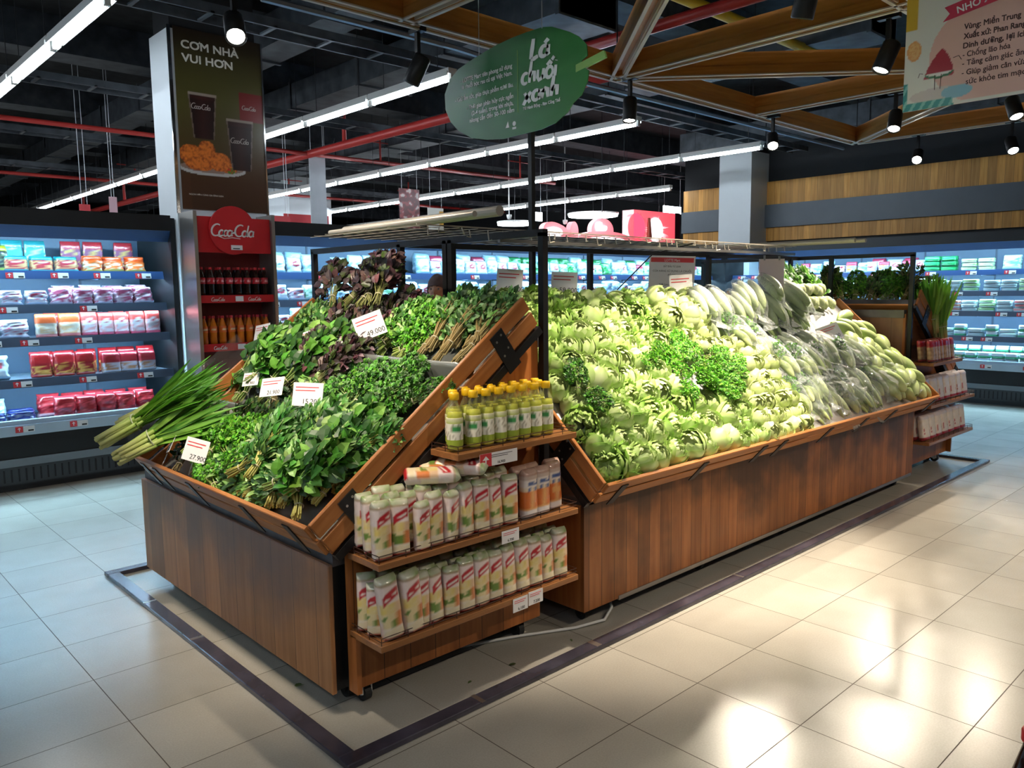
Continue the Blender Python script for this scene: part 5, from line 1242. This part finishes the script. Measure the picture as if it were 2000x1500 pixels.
lg = MB(); strokes(lg, 'Coca-Cola', .098, .014, 0, 0, .22, .001, .80); wdt = max(v[0] for v in lg.v)
lgm = lg.mesh('script', M_cw); o = part('script_logo', lgm, ck); o.matrix_local = TRS(Vector((.915-wdt/2-.005, 5.0335, 2.0))-c0, *FACE_NY)
lg2 = MB(); lg2.tube([(0, 0, 0), (.06, -.022, 0), (.13, -.012, 0), (.2, -.02, 0)], .0035, 4); o = part('script_logo', lg2.mesh('swoosh', M_cw), ck); o.matrix_local = TRS(Vector((.775, 5.0335, 2.0))-c0, *FACE_NY)
ckp('ticket', (.89, 5.030, 1.885), (.99, 5.0345, 1.925), M_card); ckp('ticket_print', (.905, 5.0285, 1.892), (.965, 5.03, 1.9), M_ink)
cb = MB(); cb.lathe([(.025, 0), (.03, .006), (.031, .03), (.028, .07), (.031, .11), (.030, .15), (.018, .195), (.0125, .215), (.0125, .225)], 14)
me_cb = cb.mesh('bottle_body', plain('cola_bottle', (.018, .006, .004), .12, 0, .05), True); me_ob = cb.mesh('bottle_body_orange', plain('orange_bottle', (.62, .16, .01), .15, 0, .05), True)
me_cc = MB().lathe([(.015, .222), (.0155, .224), (.0155, .240), (.014, .243), (.001, .2435)], 14).mesh('cap', M_cred, True)
def clab(u, z): return H('e0a0a0') if abs((u*3) % 1-.5) < .3 and .118 < z < .138 and n3(u*30, z*90) > -.15 else H('b01824')
me_cl = MB().lathe([(.0315, .10), (.0318, .101), (.0318, .112), (.0318, .12), (.0318, .13), (.0318, .14), (.0318, .152), (.0312, .153)], 24, cfn=clab).mesh('label', V_print)
def olab(u, z): return H('e8d0a8') if abs((u*2) % 1-.5) < .18 and .115 < z < .14 else H('d8641c')
me_ol = MB().lathe([(.0315, .10), (.0318, .101), (.0318, .115), (.0318, .125), (.0318, .14), (.0318, .152), (.0312, .153)], 24, cfn=olab).mesh('label', V_print)
for z, kind in ((1.495, 'cola'), (1.08, 'orange'), (.62, None), (.12, None)):
    s = ckp('shelf', (.605, 5.07, z-.02), (1.27, 5.30, z), M_dred); rl = ckp('price_rail', (.605, 5.055, z-.06), (1.27, 5.068, z+.005), M_cred, s)
    for xx in (.70, 1.03):
        g = MB(); strokes(g, 'Coca-Cola', .030, .0045, 0, 0, .22, .0006, .8); o = part('script_logo', g.mesh('s', M_cw), ck); o.matrix_local = TRS(Vector((xx, 5.0545, z-.045))-c0, *FACE_NY)
    ckp('ticket', (.915, 5.05, z-.05), (.985, 5.0545, z-.005), M_card)
    if kind:
        for j in range(2):
            for i in range(8):
                root = None; lb = ('dark cola bottle with red label and cap' if kind == 'cola' else 'orange soda bottle with red cap')+(' on the upper shelf' if kind == 'cola' else ' on the lower shelf')+' of the drinks rack'
                root = thing('soda_bottle', lb, 'bottle', (.648+i*.081, 5.11+j*.075, z+.001), (0, 0, r.uniform(-.5, .5)), ('cola' if kind == 'cola' else 'orange soda')+' bottles in the red rack')
                part('bottle_body', me_cb if kind == 'cola' else me_ob, root); part('cap', me_cc, root); part('label', me_cl if kind == 'cola' else me_ol, root)

# ------------------------------------------------------------------ hanging leaf sign
LX = 1.05; ly, lz = 1.62, 2.63
OUT = [(2.273, 2.70), (2.268, 2.609), (2.22, 2.53), (2.15, 2.47), (2.03, 2.41), (1.896, 2.381), (1.75, 2.365), (1.598, 2.369), (1.45, 2.372), (1.345, 2.39), (1.26, 2.43), (1.217, 2.472), (1.16, 2.50), (1.122, 2.56), (1.112, 2.61), (1.16, 2.640), (1.16, 2.668), (1.122, 2.685), (1.128, 2.74), (1.181, 2.79), (1.24, 2.825), (1.305, 2.854), (1.37, 2.882), (1.435, 2.895), (1.56, 2.898), (1.672, 2.895), (1.80, 2.885), (1.93, 2.865), (2.04, 2.845), (2.139, 2.822), (2.22, 2.78)]
mb = MB(); vs = []; cs = []; K = len(OUT); RN = 8
def leafcol(y, z):
    t = (2.27-y)/1.15; c = mixc(H('1c5c38'), H('2c7c30'), t); c = mixc(c, H('4c8c40'), max(0, .5-abs(z-2.60-.06*t)/.06)*.6)
    s = abs(((y-2.2)*.6+(abs(z-2.61-.05*t))*-.5) % .05-.025)/.025
    return mixc(c, H('3c8a44'), .28*(1-s) if s < .35 else .0) if z < 9 else c
for sgn in (0, 1):
    for k in range(RN+1):
        for (y, z) in OUT:
            f = k/RN; yy, zz = ly+(y-ly)*f, lz+(z-lz)*f; x_ = LX+(.006 if sgn else 0)
            vs.append((x_, yy, zz)); cs.append(leafcol(yy, zz) if not sgn else H('2c5c34'))
fs = []
for k in range(RN):
    for i in range(K):
        a, b = k*K+i, k*K+(i+1) % K; fs.append((a, b, b+K, a+K)); o_ = (RN+1)*K; fs.append((o_+a, o_+a+K, o_+b+K, o_+b))
for i in range(K): a, b = RN*K+i, RN*K+(i+1) % K; o_ = (RN+1)*K; fs.append((a, b, b+o_, a+o_))
mb.add(vs, fs, 0, cs)
lf = mb.build('leaf_sign', vcol('leaf_sign_print', .35, 0, 0), loc=(LX, ly, lz), world=True)
tag(lf, 'large green hanging sign shaped like a banana leaf with white lettering', 'sign')
M_lw = plain('sign_white', (.90, .92, .88), .5, var=.02); M_stalk = plain('leaf_stalk', (.28, .50, .12), .4)
def onleaf(y, z, dx=-.002): return Vector((dx, y-ly, z-lz))
st_ = part('stalk', MB().add([(-.001, y-ly, z-lz) for y, z in ((1.20, 2.618), (1.20, 2.655), (1.015, 2.686), (1.0, 2.65))]+[(.012, y-ly, z-lz) for y, z in ((1.20, 2.618), (1.20, 2.655), (1.015, 2.686), (1.0, 2.65))], [(0, 3, 2, 1), (4, 5, 6, 7), (0, 1, 5, 4), (1, 2, 6, 5), (2, 3, 7, 6), (3, 0, 4, 7)]).mesh('stalk', M_stalk), lf)
for txt, y, z, h, wd in (('Lá', 1.530, 2.745, .105, .021), ('chuối', 1.600, 2.630, .108, .019), ('xanh', 1.585, 2.532, .100, .019)):
    g = MB(); w_ = strokes(g, txt, h, wd, 0, 0, .12, .0015, 1.0)
    target = {'Lá': .145, 'chuối': .27, 'xanh': .27}[txt]; f = target/w_
    g.v = [(a*f, b, c) for a, b, c in g.v]
    o = part('brush_lettering', g.mesh('brush', M_lw), lf); o.matrix_local = TRS(onleaf(y, z), *FACE_NX)
for txt, y0_, y1_, z in (('- LOTTE Mart tiên phong sử dụng', 2.118, 1.672, 2.736), ('lá chuối bọc rau củ tại Việt Nam.', 2.105, 1.672, 2.698), ('- Giữ ẩm tốt, giúp thực phẩm tươi lâu.', 2.169, 1.664, 2.634), ('- Thời gian phân hủy cực ngắn', 2.066, 1.665, 2.574), ('(2-4 tuần), trong khi nhựa,', 2.02, 1.665, 2.536), ('nilong cần đến 50-100 năm', 2.04, 1.658, 2.498), ('Từ Hành Động - Bạn Cũng Thế', 1.588, 1.31, 2.494)):
    fit_text(txt, y0_-y1_, .034 if y0_ > 1.6 else .022, M_lw, lf, onleaf(y0_, z), FACE_NX, fat=.0012, depth=.0005)
part('divider_line', MB().b2((-.002, 1.628-ly, 2.49-lz), (-.0005, 1.631-ly, 2.82-lz)).mesh('div', M_stalk), lf)
g = MB(); g.cyl((-.002, 1.66-ly, 2.435-lz), (-.0005, 1.66-ly, 2.435-lz), .013, n=16); g.b2((-.002, 1.675-ly, 2.405-lz), (-.0005, 1.645-ly, 2.417-lz)); g.add([(-.002, 1.70-ly, 2.42-lz), (-.002, 1.73-ly, 2.42-lz), (-.002, 1.71-ly, 2.455-lz)], [(0, 1, 2)])
part('small_emblem', g.mesh('em', M_lw), lf)
def wire(pts, label, parent=None): return tag(MB().tube(pts, .0022, 5).build('hanging_wire', M_white), label, 'wire')
wire([(LX, 1.95, 2.86), (LX-.01, 1.93, 4.49)], 'thin hanging wire at the left half of the leaf sign'); wire([(LX, 1.44, 2.89), (LX+.02, 1.47, 4.49)], 'thin hanging wire at the upright end of the leaf sign'); wire([(LX, 1.44, 2.89), (LX+.3, 1.75, 4.49)], 'slanting hanging wire tied to the upright end of the leaf sign')
# fruit poster
def fruit(u, v):
    y = .022-u*.97; z = 2.385+v*.92; c = H('e2dfd2')
    if ell(y, z, -.46, 2.62, .365, .27) < 1 and z > 2.40: c = H('e0b4a4')
    if ell(y, z, -.14, 2.445, .13, .035) < 1: c = H('d0c4bc')
    if ell(y, z, -.225, 2.447, .07, .030) < 1: c = H('8cbccc')
    if z > 2.775 and -.02-.01 < y: c = H('d8b03c')
    if ell(y, z, -.022, 2.672, .034, .048) < 1: c = H('e0a060') if ell(y, z, -.022, 2.672, .026, .038) > 1 or n3(y*90, z*90) > .1 else H('e8b878')
    sh = (-.1*(z-2.55)); t = (z-2.535)/.125
    if -.06 < t < 1 and abs(y+.142-sh) < .062*(1-max(0, t)**1.6)+.004: c = H('a82c38')
    if ell(y, z, -.142, 2.548, .066, .026) < 1 and z < 2.548: c = H('e8e4d8') if ell(y, z, -.142, 2.552, .062, .018) < 1 else H('2c6c44')
    lf_ = min(abs((y+z*.6) % .045-.022), 1)
    if (z < 2.425 and y > -.215+.3*(z-2.385)) or (y > .0 and z < 2.52): c = H('2c8c88') if lf_ > .008 else H('7cc0b8')
    if y < -.20 and z > 2.9 and ell(y, z, -.4, 2.96, .06, .05) < 1: c = H('5c9c3c')
    return c
fp = paint_panel('fruit_poster', .97, .92, 170, 160, fruit, V_print, 'cream and pink hanging fruit poster with a red ribbon and a walking melon slice', (2.2, .022, 2.385), FACE_NX)
M_rib = plain('ribbon_red', (.55, .03, .07), .5, var=.03)
rib = MB().add([(.17, .395, .001), (.20, .428, .001), (.175, .462, .001), (.9, .60, .001), (.9, .525, .001)], [(0, 4, 3, 1)], 0).add([(.17, .395, .001), (.20, .428, .001), (.175, .462, .001), (.9, .60, .001), (.9, .525, .001)], [(1, 3, 2)], 0)
part('ribbon', rib.mesh('ribbon', M_rib), fp)
a = math.atan2(.135, .73)
tl = fit_text('NHO XANH PHAN RANG', .52, .046, M_lw, fp, (.235, .420, .002), fat=.0015, depth=.0004); tl.rotation_euler = (0, 0, a)
M_txt = plain('brown_ink', (.06, .02, .015), .6)
for i, (t, w_, b_) in enumerate((('Vùng: Miền Trung', .235, .0012), ('Xuất xứ: Phan Rang - Tháp Chàm', .43, .0008), ('Dinh dưỡng, lợi ích:', .27, .0014), ('- Chống lão hóa', .20, .0004), ('- Tăng cảm giác ăn ngon', .33, .0004), ('- Giúp giảm cân vừa phải,', .34, .0004), ('  sức khỏe tim mạch.', .27, .0004))):
    fit_text(t, w_, .036, M_txt, fp, (.267+(.02 if i == 6 else 0), (2.724, 2.68, 2.637, 2.597, 2.557, 2.514, 2.470)[i]-2.385, .001), fat=.0014 if i in (0, 1, 2) else .0005, depth=.0004)
g = MB(); g.tube([(.145, .155, .001), (.147, .085, .001)], .0016, 4); g.tube([(.175, .155, .001), (.172, .085, .001)], .0016, 4); g.tube([(.09, .17, .001), (.075, .175, .001), (.068, .155, .001)], .0016, 4); g.tube([(.225, .22, .001), (.25, .225, .001), (.262, .205, .001)], .0016, 4)
part('drawn_limbs', g.mesh('limbs', M_txt), fp)
for yy, w2 in ((-.05, 'nearer the column'), (-.85, 'nearer the viewer')): wire([(2.2, yy, 3.29), (2.2, yy, 4.49)], 'thin wire holding the fruit poster, '+w2)

# ------------------------------------------------------------------ notices in the rack
nb = thing('notice', 'white notice with red heading hanging from the rack over the vegetables', 'notice'); nb.matrix_world = TRS((2.33, 1.52, 1.37), *cam_axes(222, -.06, -2))
part('sheet', MB().b2((-.15, 0, -.003), (.15, .36, 0)).mesh('sheet', M_card), nb); part('red_heading', MB().b2((-.14, .318, 0), (.14, .348, .0008)).mesh('rh', M_redtag), nb)
fit_text('LOTTE Mart', .10, .024, M_card, nb, (-.05, .323, .001), depth=.0004)
for i, (t, w_) in enumerate((('BẮT ĐẦU TỪ 22/04', .11), ('CỬA HÀNG SỬ DỤNG LÁ CHUỐI', .25), ('ĐỂ GÓI', .05), ('THỜI GIAN ÁP DỤNG', .12), ('từ tháng này', .09), ('và các sản phẩm rau củ', .16), ('XIN CẢM ƠN', .08))):
    fit_text(t, w_, .017, M_ink, nb, (-w_/2-(.02 if i > 2 else 0), (.285, .255, .228, .165, .125, .08, .045)[i], .0006), depth=.0003)
part('photo', MB().b2((.04, .13, 0), (.11, .20, .0008)).mesh('ph', M_dark), nb)
nb2 = thing('notice', 'blank pinkish sheet hanging from the rack above the bagged vegetables', 'notice'); nb2.matrix_world = TRS((3.0, 1.16, 1.50), *cam_axes(222, -.05))
part('sheet', MB().b2((-.085, 0, -.003), (.085, .21, 0)).mesh('sheet', plain('pink_sheet', (.72, .62, .62), .6, var=.03)), nb2)
for xx in (-.05, .05): part('clip', MB().b2((xx-.006, .20, -.006), (xx+.006, .235, .004)).mesh('c', M_steel), nb2)

# ------------------------------------------------------------------ far shop signs above the chillers
def board(name, x0, x1, z0, z1, mat, label, y=9.0, t=.02, cat='sign', wires=True):
    mb = MB().b2((0, 0, 0), (x1-x0, t, z1-z0)); o = mb.build(name, mat, loc=(x0, y, z0)); tag(o, label, cat)
    if wires: part('wire', MB().cyl((.03, t/2, z1-z0), (.03, t/2, 4.48-z0), .004, n=4).mesh('w', M_white), o); part('wire', MB().cyl((x1-x0-.03, t/2, z1-z0), (x1-x0-.03, t/2, 4.48-z0), .004, n=4).mesh('w', M_white), o)
    return o
M_ban = plain('grey_banner', (.42, .44, .47), .6, var=.3, scale=3); M_sred = plain('sign_red', (.55, .04, .05), .5, var=.1)
b1 = board('hanging_banner', 3.90, 4.16, 2.45, 3.57, M_ban, 'narrow grey hanging banner with white lettering beside the cola column', cat='banner')
fit_text('BÁNH BAO', .22, .075, M_lw, b1, (.02, .09, -.002), ((1, 0, 0), (0, 0, 1), (0, -1, 0)), depth=.001)
def cf_meat(u, v): return H('5c2024') if n3(u*5, v*9) < .05 else (H('c8b8b4') if n3(u*5, v*9) > .32 else H('8c3a3c'))
b2_ = paint_panel('hanging_banner', .40, .62, 30, 40, cf_meat, V_print, 'dark red hanging banner with pale spots', (5.47, 9.0, 2.53), FACE_NY, cat='banner')
b3_ = paint_panel('hanging_banner', .33, .38, 20, 20, lambda u, v: H('d8a03c') if u > .72 and .2 < v < .9 else (H('a8782c') if .5 < v < .62 and u < .6 else H('dcd8cc')), V_print, 'small white hanging banner with a yellow edge', (6.03, 9.0, 2.5), FACE_NY, cat='banner')
for x in (5.52, 5.82): wire([(x, 9, 3.15), (x, 9, 4.48)], f'white cord of the dark red banner, {"one nearer the grey banner" if x < 5.6 else "one nearer the small banner"}')
for x in (6.08, 6.32): wire([(x, 9, 2.88), (x, 9, 4.48)], f'white cord of the small white banner, {"one nearer the red banner" if x < 6.2 else "one farther from the red banner"}')
board('hanging_sign', 3.15, 3.56, 2.3, 2.60, M_sred, 'red hanging board just past the cola column'); board('hanging_sign', 3.62, 4.36, 2.3, 2.67, M_sred, 'wide red hanging board behind the grey banner', y=9.3)
board('hanging_sign', .80, .92, 2.35, 2.60, M_sred, 'small red hanging board above the meat chiller, left of the cola column'); board('hanging_sign', 1.14, 1.23, 2.35, 2.71, plain('pink_board', (.62, .38, .42), .6), 'small pink hanging board between the red board and the white column')
G_lb = glow('lightbox_red', (.75, .03, .06), .8); G_lw = glow('lightbox_white', (1, .82, .85), 1.5); G_wh = glow('panel_white', (.85, .92, 1.0), 7.0)
ce = thing('lightbox_sign', 'row of glowing red and pink ice cream shop signs above the far shelves', 'illuminated sign', (10.8, 9.0, 2.2)); e0 = Vector((10.8, 9.0, 2.2))
def blob(cx, cz, rx, rz, mat, y=0, n=28, t=.12, lobes=0):
    mb = MB(); vs = []
    for k in (0, 1):
        for i in range(n):
            a_ = 2*pi*i/n; q = 1+(.08*cos(a_*lobes) if lobes else 0); vs.append((cx+rx*q*cos(a_)-e0.x, y+k*t, max(2.2, cz+rz*q*sin(a_))-e0.z))
    mb.add(vs, [tuple(range(n-1, -1, -1)) if 0 else tuple(range(n)), tuple(range(2*n-1, n-1, -1))]+[(i, n+i, n+(i+1) % n, (i+1) % n) for i in range(n)])
    return mb.mesh('blob', mat)
M_maroon = plain('maroon', (.10, .008, .02), .5)
part('sign_panel', blob(9.05, 2.62, .34, .17, G_lb, .0, lobes=3), ce); part('glow_patch', blob(9.02, 2.60, .24, .10, G_lw, -.01, t=.008), ce, label='pale glowing flower shape')
part('sign_panel', blob(9.60, 2.63, .12, .20, G_lb), ce)
part('sign_panel', blob(10.45, 2.70, .34, .24, G_lb), ce); part('sign_panel', blob(10.55, 2.52, .85, .16, G_lb, -.02), ce); part('glow_patch', blob(10.6, 2.50, .55, .07, G_lw, -.03, t=.008), ce, label='pale glowing swirl')
g = MB(); strokes(g, 'Celano', .15, .024, 0, 0, .2, .002, .62); o = part('script_lettering', g.mesh('cel', G_lw), ce); o.matrix_local = TRS(Vector((10.22, 8.965, 2.70))-e0, *FACE_NY)
part('sign_panel', MB().b2((11.45-e0.x, 0, .25), (12.92-e0.x, .3, .97)).mesh('p', [G_lb]), ce); part('sign_panel', blob(11.55, 2.80, .30, .30, G_lb), ce)
part('sign_side', MB().b2((12.92-e0.x, -.01, .2), (13.1-e0.x, .4, .98)).mesh('s', M_maroon), ce)
sp_ = MB(); rs = random.Random(4)
for i in range(40):
    a_ = rs.uniform(0, 6.28); l = rs.uniform(.2, .42); cx, cz = 12.2-e0.x, .58
    sp_.add([(cx+cos(a_-.09)*.06, -.012, cz+sin(a_-.09)*.06), (cx+cos(a_+.09)*.06, -.012, cz+sin(a_+.09)*.06), (cx+cos(a_)*l*1.45, -.012, cz+sin(a_)*l*.8)], [(0, 1, 2)])
sp_.cyl((cx, -.010, cz), (cx, -.014, cz), .26, n=20); part('glow_patch', sp_.mesh('splash', G_lw), ce, label='white burst shape')
ic = MB().cyl((11.95-e0.x, -.02, .38), (11.95-e0.x, -.02, .82), .07, .03, n=10); part('picture', ic.mesh('ice', plain('ice_cream_brown', (.35, .08, .04), .5)), ce)
part('support', MB().b2((-2, .05, -.25), (2.3, .15, .1)).mesh('sup', M_dark), ce)
for x in (8.9, 10.5, 12.4): part('hanging_rod', MB().cyl((x-e0.x, .06, .5), (x-e0.x, .06, 2.28), .008, n=5).mesh('w', M_dark), ce)
for cx, cz, rx, y, lb in ((8.57, 2.77, .33, 9.0, 'round glowing ceiling lamp behind the rack post'), (10.9, 3.06, .52, 9.05, 'larger round glowing ceiling lamp above the red shop signs')):
    root = thing('round_lamp', lb, 'lamp', (cx, y+.6, cz)); part('diffuser', MB().cyl((0, 0, -.02), (0, 0, .02), rx, n=36).mesh('d', G_wh), root); part('lamp_pan', MB().cyl((0, 0, .021), (0, 0, .05), rx*1.04, n=36).mesh('p', M_trim), root); part('cord', MB().cyl((0, 0, .05), (0, 0, 4.48-cz), .006, n=5).mesh('c', M_black), root)
board('light_panel', 8.49, 8.71, 2.79, 2.95, G_wh, 'small glowing white panel behind the tall rack post', cat='lamp'); board('light_panel', 12.5, 13.15, 3.17, 3.32, G_wh, 'glowing white panel at the edge of the pine wall', cat='lamp')
for k, (x, z) in enumerate(((8.05, 2.86), (9.55, 2.84))):
    root = thing('dome_camera', ['small white dome camera near the tall rack post', 'small white dome camera above the round lamp'][k], 'camera', (x, 9.2, z)); part('dome', MB().lathe([(.001, -.06), (.035, -.045), (.05, 0), (.05, .03)], 12).mesh('dm', M_trim, True), root); part('stem', MB().cyl((0, 0, .03), (0, 0, 4.48-z), .012, n=6).mesh('s', M_trim), root)

# ------------------------------------------------------------------ cola bottle at the picture's lower corner, on a low stand
tag(bevel(MB().b2((-.78, -1.72, 0), (-.38, -1.28, .545)).build('display_stand', M_rimblk, loc=(-.6, -1.5, 0), world=True), .004), 'low black stand carrying a cola bottle beside the viewer', 'stand')
root = thing('cola_bottle', 'dark cola bottle with red cap at the near lower corner of the view', 'bottle', (-.645, -1.335, .545)); 
for nm, me in (('bottle_body', me_cb), ('cap', me_cc), ('label', me_cl)): part(nm, me, root).scale = (1.05, 1.05, 1.05)

# ------------------------------------------------------------------ shopper
def person():
    root = thing('person', 'dark-haired person standing behind the herbs, head seen between the rack posts', 'person', (1.648, 3.15, 0), (0, 0, radians(-55)))
    J = {'pel': (0, 0, .92), 'ch': (0, .02, 1.22), 'nk': (0, .01, 1.40), 'hd0': (0, 0, 1.46)}
    V = [(0, 0, .90), (0, .01, 1.05), (0, .015, 1.22), (0, .01, 1.34), (0, .005, 1.42), (0, -.01, 1.50),
         (.10, 0, .86), (.11, -.02, .48), (.11, .02, .08), (.11, -.12, .03), (-.10, 0, .86), (-.11, -.02, .48), (-.11, .02, .08), (-.11, -.12, .03),
         (.17, .01, 1.33), (.23, -.02, 1.08), (.20, -.20, .95), (-.17, .01, 1.33), (-.23, -.02, 1.08), (-.20, -.22, 1.0)]
    E = [(0, 1), (1, 2), (2, 3), (3, 4), (4, 5), (0, 6), (6, 7), (7, 8), (8, 9), (0, 10), (10, 11), (11, 12), (12, 13), (3, 14), (14, 15), (15, 16), (3, 17), (17, 18), (18, 19)]
    Rr = [.14, .125, .13, .10, .05, .05, .085, .058, .04, .035, .085, .058, .04, .035, .055, .042, .03, .055, .042, .03]
    me = bpy.data.meshes.new('body'); me.from_pydata(V, E, []); o = bpy.data.objects.new('clothed_body', me); COL.objects.link(o); o.parent = root
    md = o.modifiers.new('skin', 'SKIN')
    for i, sv in enumerate(me.skin_vertices[0].data): sv.radius = (Rr[i], Rr[i]*.8); sv.use_root = (i == 0)
    o.modifiers.new('sub', 'SUBSURF').levels = 2; o.modifiers['sub'].render_levels = 2
    me.materials.append(plain('dark_shirt', (.04, .05, .08), .8))
    M_skin = plain('skin', (.36, .20, .13), .6, var=.05); M_hair = plain('black_hair', (.008, .006, .006), .95, .3, 40, spec=.05)
    def hf(u, v):
        a_ = 2*pi*u; e_ = (v-.5)*pi; x = .074*cos(e_)*cos(a_); y = .092*cos(e_)*sin(a_); z = .112*sin(e_)
        if z < 0: x *= 1-.28*(-z/.112); y *= 1-.18*(-z/.112)
        f = max(0, -sin(a_))**3*cos(e_)
        nose = .024*exp(-((x/.013)**2))*exp(-(((z+.012)/.022)**2))*(1 if y < 0 else 0); eye = -.008*exp(-(((abs(x)-.03)/.014)**2))*exp(-(((z-.012)/.011)**2))*(1 if y < 0 else 0)
        lip = .006*exp(-((x/.022)**2))*exp(-(((z+.052)/.008)**2))*(1 if y < 0 else 0)
        return (x, y-nose-eye-lip, z+1.575)
    part('head', MB().grid(hf, 48, 40, wrapu=True).mesh('head', M_skin, True), root)
    def hair(u, v):
        a_ = 2*pi*u; e_ = -.75+v*(pi/2+.75); front = max(0, -sin(a_)); e2 = max(e_, -.75+1.05*front**.5)
        k = 1.13+.05*n3(a_*3, e_*5)
        return (.074*k*cos(e2)*cos(a_), .092*k*cos(e2)*sin(a_)+.006, .112*k*sin(e2)+1.578)
    part('hair', MB().grid(hair, 40, 18, wrapu=True).mesh('hair', M_hair, True), root)
    for s in (-1, 1):
        part('ear', MB().lathe([(.001, -.006), (.012, -.003), (.016, .003), (.008, .008)], 10).mesh('ear', M_skin, True), root, (s*.074, 0, 1.57), (0, radians(90)*s, 0))
        ey = MB().lathe([(.001, -.010), (.008, -.006), (.011, 0), (.008, .006), (.001, .010)], 10).mesh('eye', plain('eye_white', (.25, .24, .23), .6), True); e_ = part('eye', ey, root, (s*.030, -.076, 1.587))
        part('pupil', MB().lathe([(.001, -.004), (.004, 0), (.001, .004)], 8).mesh('pupil', M_ink, True), e_, (0, -.010, 0))
        part('eyebrow', MB().tube([(s*.015, -.092, 1.607), (s*.032, -.088, 1.612), (s*.048, -.078, 1.606)], .0028, 5).mesh('brow', M_hair), root)
        fm_ = MB(); hx = .20*s; hy, hz = (-.23, .93) if s > 0 else (-.25, .985)
        fm_.lathe([(.001, 0), (.02, .01), (.03, .05), (.032, .08), (.02, .095)], 10)
        for q in range(4): fm_.tube([(-.024+q*.016, 0, .08), (-.026+q*.0175, -.006, .115), (-.026+q*.0175, -.022, .14+(.008 if q in (1, 2) else 0))], .0085, 6, taper=.8)
        fm_.tube([(.028*-s, -.004, .03), (.045*-s, -.012, .06), (.046*-s, -.02, .085)], .0095, 6, taper=.8)
        h_ = part('hand', fm_.mesh('hand', M_skin, True), root, (hx, hy+.03, hz+.02), (radians(115), 0, 0))
    part('mouth', MB().tube([(-.022, -.086, 1.522), (0, -.093, 1.523), (.022, -.086, 1.522)], .0035, 6).mesh('mouth', plain('lips', (.38, .12, .10), .45)), root)
    root.scale = (.965, .965, .965)
    return root
person()
# ------------------------------------------------------------------ labels: tell short runs of look-alikes apart by their order
def order_labels(limit=13):
    by = {}
    for o in COL.objects:
        if o.parent is None and o.get('label') and o.get('group'): by.setdefault((o['label'], o['group']), []).append(o)
    cam = SC.camera.matrix_world.inverted()
    W_ = ['', 'second', 'third', 'fourth', 'fifth', 'sixth', 'seventh', 'eighth', 'ninth', 'tenth', 'eleventh', 'twelfth', 'thirteenth']
    for (lb, g), os_ in by.items():
        if not 2 <= len(os_) <= limit or 'tube light' in lb or 'behind the front ones' in lb: continue
        key = lambda o: (lambda p: p.x/max(.01, -p.z))(cam @ o.matrix_world.translation)
        for i, o in enumerate(sorted(os_, key=key)):
            how = 'leftmost' if i == 0 else ('rightmost' if i == len(os_)-1 else W_[i]+' from the left')
            if len((lb+', '+how).split()) <= 16: o['label'] = lb+', '+how
bpy.context.view_layer.update()
order_labels()
